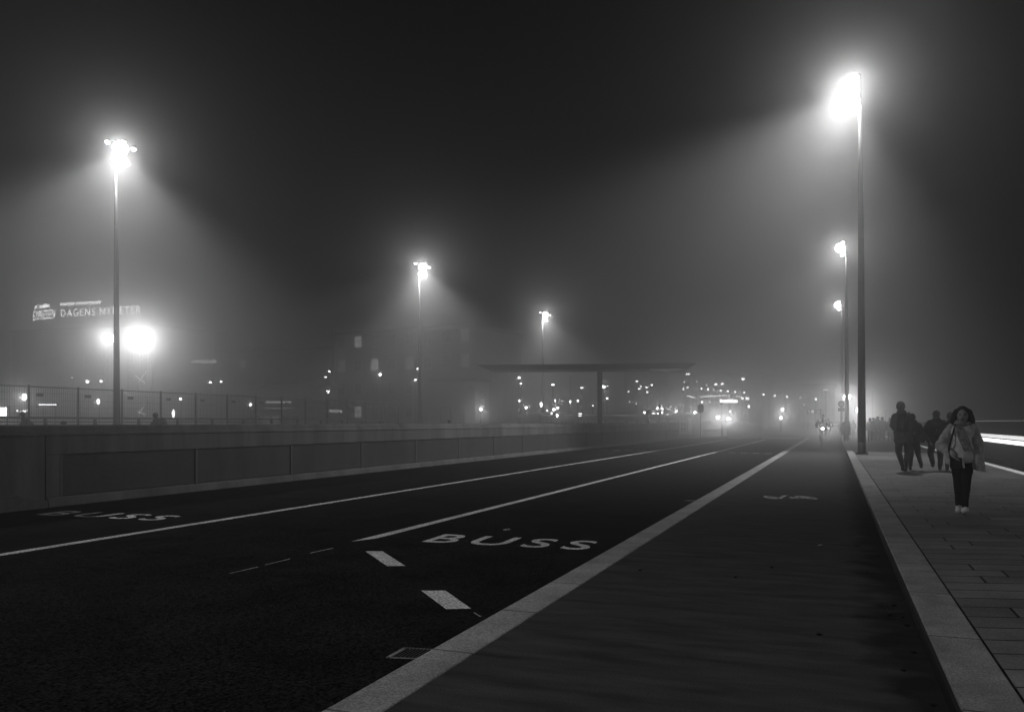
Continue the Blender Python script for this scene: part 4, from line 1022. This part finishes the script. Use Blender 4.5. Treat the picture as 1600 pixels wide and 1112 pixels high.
b = MB(); b.box(-.105 * H, -.0 * H, -.135 * H, -.09 * H, .415 * H, .515 * H); b.build('body', M['dark2'], bag, bevel=.02)
b = MB(); b.chain([V(-.1, -.11, .51) * H, V(-.115, -.10, .6) * H, V(-.06, -.085, .82) * H], [.008 * H] * 3); b.build('strap', M['dark2'], bag, smooth=True)
b = MB(); b.chain([V(.0, -.118, .51) * H, V(.012, -.125, .43) * H], [.012 * H, .009 * H]); b.build('tassel', M['coat'], bag, smooth=True)

# couple and man walking away
t, J, H, d = person(1411, 736.5, 109, 'tall man with backpack and grey jacket walking away beside the nearest lamp post', 1,
    dict(jm='grey', trm='dark', hair='hat', jr=.95, hem=.40, hw=.06, J=dict(head=(-.03, .01, .925), neck=(-.02, 0, .855), chest=(-.01, 0, .74), shL=(-.105, 0, .79), shR=(.085, 0, .79), elL=(-.145, .05, .66), haL=(-.10, .13, .60), elR=(.12, .03, .63), haR=(.1, .1, .52),
         hipL=(-.05, 0, .5), hipR=(.05, 0, .5), knL=(-.06, .04, .28), anL=(.0, -.06, .07), knR=(.06, .0, .27), anR=(.03, .12, .05)), hood=True), voxel=.016)
backpack(t, J, H, 1, 'dark backpack on the tall man in the grey jacket', 'dark', 1.1)
person(1427, 734, 88, 'person in dark clothes walking away between the backpack man and the black jacket man', 1,
    dict(jm='dark', trm='dark', hair='short', jr=.92, hem=.47, J=dict(head=(-.02, 0, .92), elR=(.17, .0, .63), haR=(.26, .0, .50), knL=(-.03, .03, .28), anL=(-.05, .1, .05), knR=(.08, -.03, .27), anR=(.125, -.12, .10)), hood=True), voxel=.016)
person(1463, 734, 93, 'man in a black jacket walking away left of the woman in the light coat', 1,
    dict(jm='dark', trm='dark', jr=1.12, hem=.44, hw=.075, tr=1.15, J=dict(shL=(-.100, 0, .79), shR=(.100, 0, .79), elL=(-.185, 0, .64), haL=(-.21, .0, .47), elR=(.2, .0, .64), haR=(.19, .05, .5), hipL=(-.055, 0, .5), hipR=(.055, 0, .5),
         knL=(-.085, .05, .28), anL=(-.055, -.12, .11), knR=(.06, .04, .27), anR=(.055, .05, .05)), hood=True), voxel=.016)
person(1485, 735, 91, 'dark haired person half hidden behind the woman in the light coat', 1, dict(jm='dark2', trm='dark', jr=.95, J=walk(.1)), voxel=.02)
# crowd in the haze
crowd = [(1359.5, 689.5, 36.5, 'leftmost figure of the hazy crowd right of the nearest lamp post', 'dark2', 1.1, .1), (1364.5, 688.5, 36, 'second figure of the hazy crowd from its left', 'dark', 1.05, -.08),
         (1371.5, 689.5, 39, 'tallest figure in the middle of the hazy crowd', 'dark', 1.05, .1), (1378.5, 690, 38.5, 'figure with a wide elbow in the hazy crowd left of the bright gap', 'dark', 1.1, -.1),
         (1390.5, 690, 37.5, 'rightmost figure of the hazy crowd beside the backpack man', 'dark2', 1.15, .08), (1367.5, 686.5, 33, 'figure hidden at the back of the hazy crowd', 'dark', 1.0, .05),
         (1396.5, 688.5, 35, 'figure at the far right edge of the hazy crowd, overlapped by the backpack man', 'dark2', 1.0, -.05)]
for (x, y, h, lab, m_, jr, stp) in crowd:
    person(x, y, h, lab, 1, dict(jm=m_, trm='dark', jr=jr, fingers=False, hood=random.random() > .5, J=walk(stp)), voxel=.03)
person(1321.5, 690, 36.5, 'wide coated figure walking left of the nearest lamp post', -1, dict(jm='dark2', trm='dark', jr=1.3, hem=.28, hw=.08, fingers=False, J=dict(elL=(-.17, 0, .62), haL=(-.2, 0, .46), **walk(.12))), voxel=.03)
person(1333.5, 682, 25.5, 'pale blurred figure between the first and second right lamp posts', -1, dict(jm='dark2', trm='dark2', jr=1.1, fingers=False, J=walk(.1)), voxel=.04)
person(1327.5, 681.5, 24, 'faint figure behind the wide coated walker', 1, dict(jm='dark2', trm='dark2', jr=1.1, fingers=False, J=walk(-.1)), voxel=.04)
person(1313, 680, 22, 'faint small figure under the round road sign', 1, dict(jm='dark2', trm='dark2', jr=1.1, fingers=False, J=walk(.1)), voxel=.04)
person(1256, 672.5, 15.5, 'left of two tiny distant figures beyond the approaching cyclist', 1, dict(jm='dark', trm='dark', fingers=False, J=walk(.1)), zg=RZ, voxel=.05)
person(1262, 673.5, 16, 'right of two tiny distant figures beyond the approaching cyclist', 1, dict(jm='dark', trm='dark', fingers=False, J=walk(-.1)), zg=RZ, voxel=.05)

cp = MB(); cp.box(-34, -26, 4, 60, RZ, .10); cp.build('raised_cycle_path', M['ground'], kind='structure')
# bicycles
def make_bike(label, loc, rz, light=0):
    t = thing('bicycle', label, 'bicycle', loc, rz, 'bicycles being ridden')
    for yw in (-.53, .53):
        b = MB(); b.torus((0, yw, .34), .33, .02, 'x'); wl = b.build('wheel', M['rubber'], t, smooth=True)
        b = MB(); b.torus((0, yw, .34), .305, .008, 'x', 28, 6)
        for k in range(12):
            a = 2 * math.pi * k / 12; b.tube((0, yw, .34), (0, yw + .3 * math.cos(a), .34 + .3 * math.sin(a)), .003, .003, 4, False)
        b.build('rim', M['facade2'], wl)
    b = MB(); b.tube((0, -.53, .34), (0, -.40, .95), .02); b.tube((0, -.42, .82), (0, .05, .34), .02); b.tube((0, -.41, .88), (0, .2, .86), .018); b.tube((0, .05, .34), (0, .22, .92), .018); b.tube((0, .05, .34), (0, .53, .34), .014); b.tube((0, .53, .34), (0, .2, .86), .014)
    b.build('frame', M['dark_metal'], t)
    b = MB(); b.tube((0, -.40, .93), (0, -.42, 1.05), .016); b.tube((-.3, -.36, 1.05), (0, -.44, 1.05), .014); b.tube((.3, -.36, 1.05), (0, -.44, 1.05), .014); b.build('handlebar', M['dark_metal'], t)
    b = MB(); b.ball((0, .24, .95), .1, (.8, 1.4, .4)); b.build('saddle', M['rubber'], t, smooth=True)
    for sx, z, y in ((-1, .20, .05), (1, .48, .05)):
        b = MB(); b.tube((0, .05, .34), (sx * .07, y, z), .012); b.box(sx * .07, sx * .17, y - .04, y + .04, z - .012, z + .012); b.build('pedal', M['dark_metal'], t)
    b = MB(); b.tube((0, -.50, 1.02), (0, -.56, 1.02), .04, .05, 12); hl = b.build('headlight', M['dark_metal'], t)
    b = MB(); b.ball((0, -.575, 1.02), .075 if light else .05, (1, .5, 1)); b.build('headlight_lens', M['flood'] if light else M['glass'], t, smooth=True)
    if light: point((0, -.72, 1.02), light, .05, 'headlight_glow', t)
    return t
def rider(loc, rz, label, H=1.78, facing=-1, jm='dark', bag_label=None, helmet=False, light=0, bike_label='', voxel=.022, sc=1.0):
    """cyclist seated on a bicycle; local -y is the riding direction"""
    bk = make_bike(bike_label, loc, rz, light); bk.scale = (sc,) * 3
    t = thing('person', label, 'person', loc, rz, None); t.scale = (sc,) * 3
    J = dict(head=V(0, -.26, 1.62), neck=V(0, -.2, 1.48), shL=V(-.19, -.14, 1.40), shR=V(.19, -.14, 1.40), elL=V(-.32, -.25, 1.20), elR=V(.32, -.25, 1.20), haL=V(-.27, -.40, 1.09), haR=V(.27, -.40, 1.09),
             chest=V(0, -.08, 1.28), waist=V(0, .1, 1.1), hipL=V(-.1, .2, 1.0), hipR=V(.1, .2, 1.0), knL=V(-.13, -.15, .68), knR=V(.13, -.22, .90), anL=V(-.12, .05, .28), anR=V(.12, .04, .55))
    b = MB(); b.ball(J['head'], .115, (.85, 1, 1.15)); b.cap(J['head'], J['neck'], .05, .055); b.cap(J['neck'], J['chest'], .06, .11); b.cap(J['shL'], J['shR'], .06, .06); b.cap(J['chest'], J['waist'], .12, .11)
    b.cap(J['hipL'], J['hipR'], .11, .11); b.cap(J['waist'], (J['hipL'] + J['hipR']) / 2, .11, .12)
    for s_, sg in (('L', -1), ('R', 1)):
        b.chain([J['sh' + s_], J['el' + s_], J['ha' + s_]], [.055, .042, .03]); b.ball(J['ha' + s_], .04)
        for k in range(4):
            q = J['ha' + s_] + V((k - 1.5) * .02, -.03, .01); b.chain([q, q + V(0, -.03, -.02), q + V(0, -.015, -.05)], [.011, .01, .009])
        b.chain([J['hip' + s_], J['kn' + s_], J['an' + s_]], [.09, .06, .04]); b.cap(J['an' + s_], J['an' + s_] + V(0, -.12, -.05), .04, .035)
    b.blob('body', M['skin'], t, .02, 1)
    b = MB()
    for s_ in 'LR': b.chain([J['hip' + s_], J['kn' + s_], J['an' + s_]], [.11, .078, .058])
    b.cap(J['hipL'], J['hipR'], .13, .13); b.blob('trousers', M['dark'], t, voxel)
    b = MB(); b.cap(J['shL'], J['shR'], .1, .1); b.cap(J['chest'] + V(-.08, 0, 0), J['chest'] + V(.08, 0, 0), .15, .15); b.cap(J['waist'] + V(-.06, 0, 0), J['waist'] + V(.06, 0, 0), .15, .15)
    b.cap(J['chest'], J['waist'], .17, .16); b.cap(J['waist'], J['waist'] + V(0, .12, -.12), .16, .15); b.cap(J['neck'], J['neck'] + V(0, 0, -.05), .09, .09)
    for s_ in 'LR': b.chain([J['sh' + s_], J['el' + s_], J['el' + s_].lerp(J['ha' + s_], .9)], [.09, .075, .055])
    b.blob('jacket', M[jm], t, voxel)
    b = MB()
    if helmet: b.ball(J['head'] + V(0, .02, .06), .14, (.9, 1.25, .75)); b.blob('helmet', M['dark2'], t, .02)
    else: b.ball(J['head'] + V(0, .025, .02), .125, (.9, 1, 1.08)); b.blob('hair', M['hair'], t, .02)
    for s_ in 'LR':
        b = MB(); b.cap(J['an' + s_] + V(0, .03, -.05), J['an' + s_] + V(0, -.14, -.07), .045, .035); b.cap(J['an' + s_], J['an' + s_] + V(0, .02, -.05), .045, .05); b.blob('shoe', M['dark'], t, .02, 1)
    if bag_label:
        bp_ = thing('backpack', bag_label, 'backpack', loc, rz); bp_.scale = (sc,) * 3; c = V(0, .13, 1.36)
        b = MB(); b.cap(c + V(-.06, .05, -.14), c + V(-.06, -.04, .10), .10, .09); b.cap(c + V(.06, .05, -.14), c + V(.06, -.04, .10), .10, .09); b.blob('bag', M['dark2'], bp_, .022)
        for sx in (-1, 1):
            b = MB(); b.chain([V(sx * .1, .02, 1.48), V(sx * .12, -.15, 1.5), V(sx * .13, -.23, 1.33), V(sx * .12, -.06, 1.18)], [.018] * 4); b.build('strap', M['dark2'], bp_, smooth=True)
    return t
q = gnd(1285.5, 699, 0); rider((q.x, q.y, 0), math.atan2(q.y, q.x) - math.pi / 2, 'cyclist in dark clothes riding towards the viewer on the bicycle path', bike_label='bicycle with a bright headlight coming up the middle of the bicycle path', sc=1.08, light=170)
q = gnd(1294.3, 687, 0); rider((q.x, q.y, 0), math.atan2(q.y, q.x) - math.pi / 2, 'faint second cyclist just behind the first one at his right', bike_label='bicycle with a small headlight behind the first cyclist', light=35)
q = at(45, 660, 36.5); rider((q.x, q.y, .10), math.radians(-35), sc=1.04, label='leftmost cyclist behind the barrier, dark, seen from the shoulders up', bike_label='bicycle of the leftmost cyclist, hidden behind the barrier')
q = at(251, 660, 37.0); rider((q.x, q.y, .10), math.radians(-75), sc=1.02, label='bent cyclist with backpack behind the barrier right of the far left lamp post', bike_label='bicycle of the bent cyclist, hidden behind the barrier', bag_label='backpack on the bent cyclist behind the barrier')
q = at(703, 660, 58); rider((q.x, q.y, -.12), math.radians(10), 'small hooded cyclist behind the barrier under the pale steel frame', bike_label='bicycle of the small hooded cyclist, hidden behind the barrier')
q = at(107, 660, 36.0); rider((q.x, q.y, .10), math.radians(-60), sc=.80, label='cyclist of whom only the helmet top shows over the barrier at left', bike_label='bicycle of the helmet wearing cyclist, hidden behind the barrier', helmet=True)

# ------------------------------------------------------------------ haze
b = MB(); b.box(-460, 460, -70, 630, -1.4, 42)
m, nt, Bs = new_mat('haze_volume'); nt.nodes.remove(Bs)
vol = nt.nodes.new('ShaderNodeVolumePrincipled'); vol.inputs['Color'].default_value = (.97, .97, .97, 1); vol.inputs['Density'].default_value = FOG; vol.inputs['Anisotropy'].default_value = FOG_G
vol2 = nt.nodes.new('ShaderNodeVolumePrincipled'); vol2.inputs['Color'].default_value = (.97, .97, .97, 1); vol2.inputs['Density'].default_value = FOG2; vol2.inputs['Anisotropy'].default_value = FOG2_G
add = nt.nodes.new('ShaderNodeAddShader'); nt.links.new(vol.outputs[0], add.inputs[0]); nt.links.new(vol2.outputs[0], add.inputs[1])
nt.links.new(add.outputs[0], nt.nodes['Material Output'].inputs['Volume'])
m.cycles.homogeneous_volume = True
b.build('haze', m, kind='stuff')

bpy.data.scenes.remove(TS)
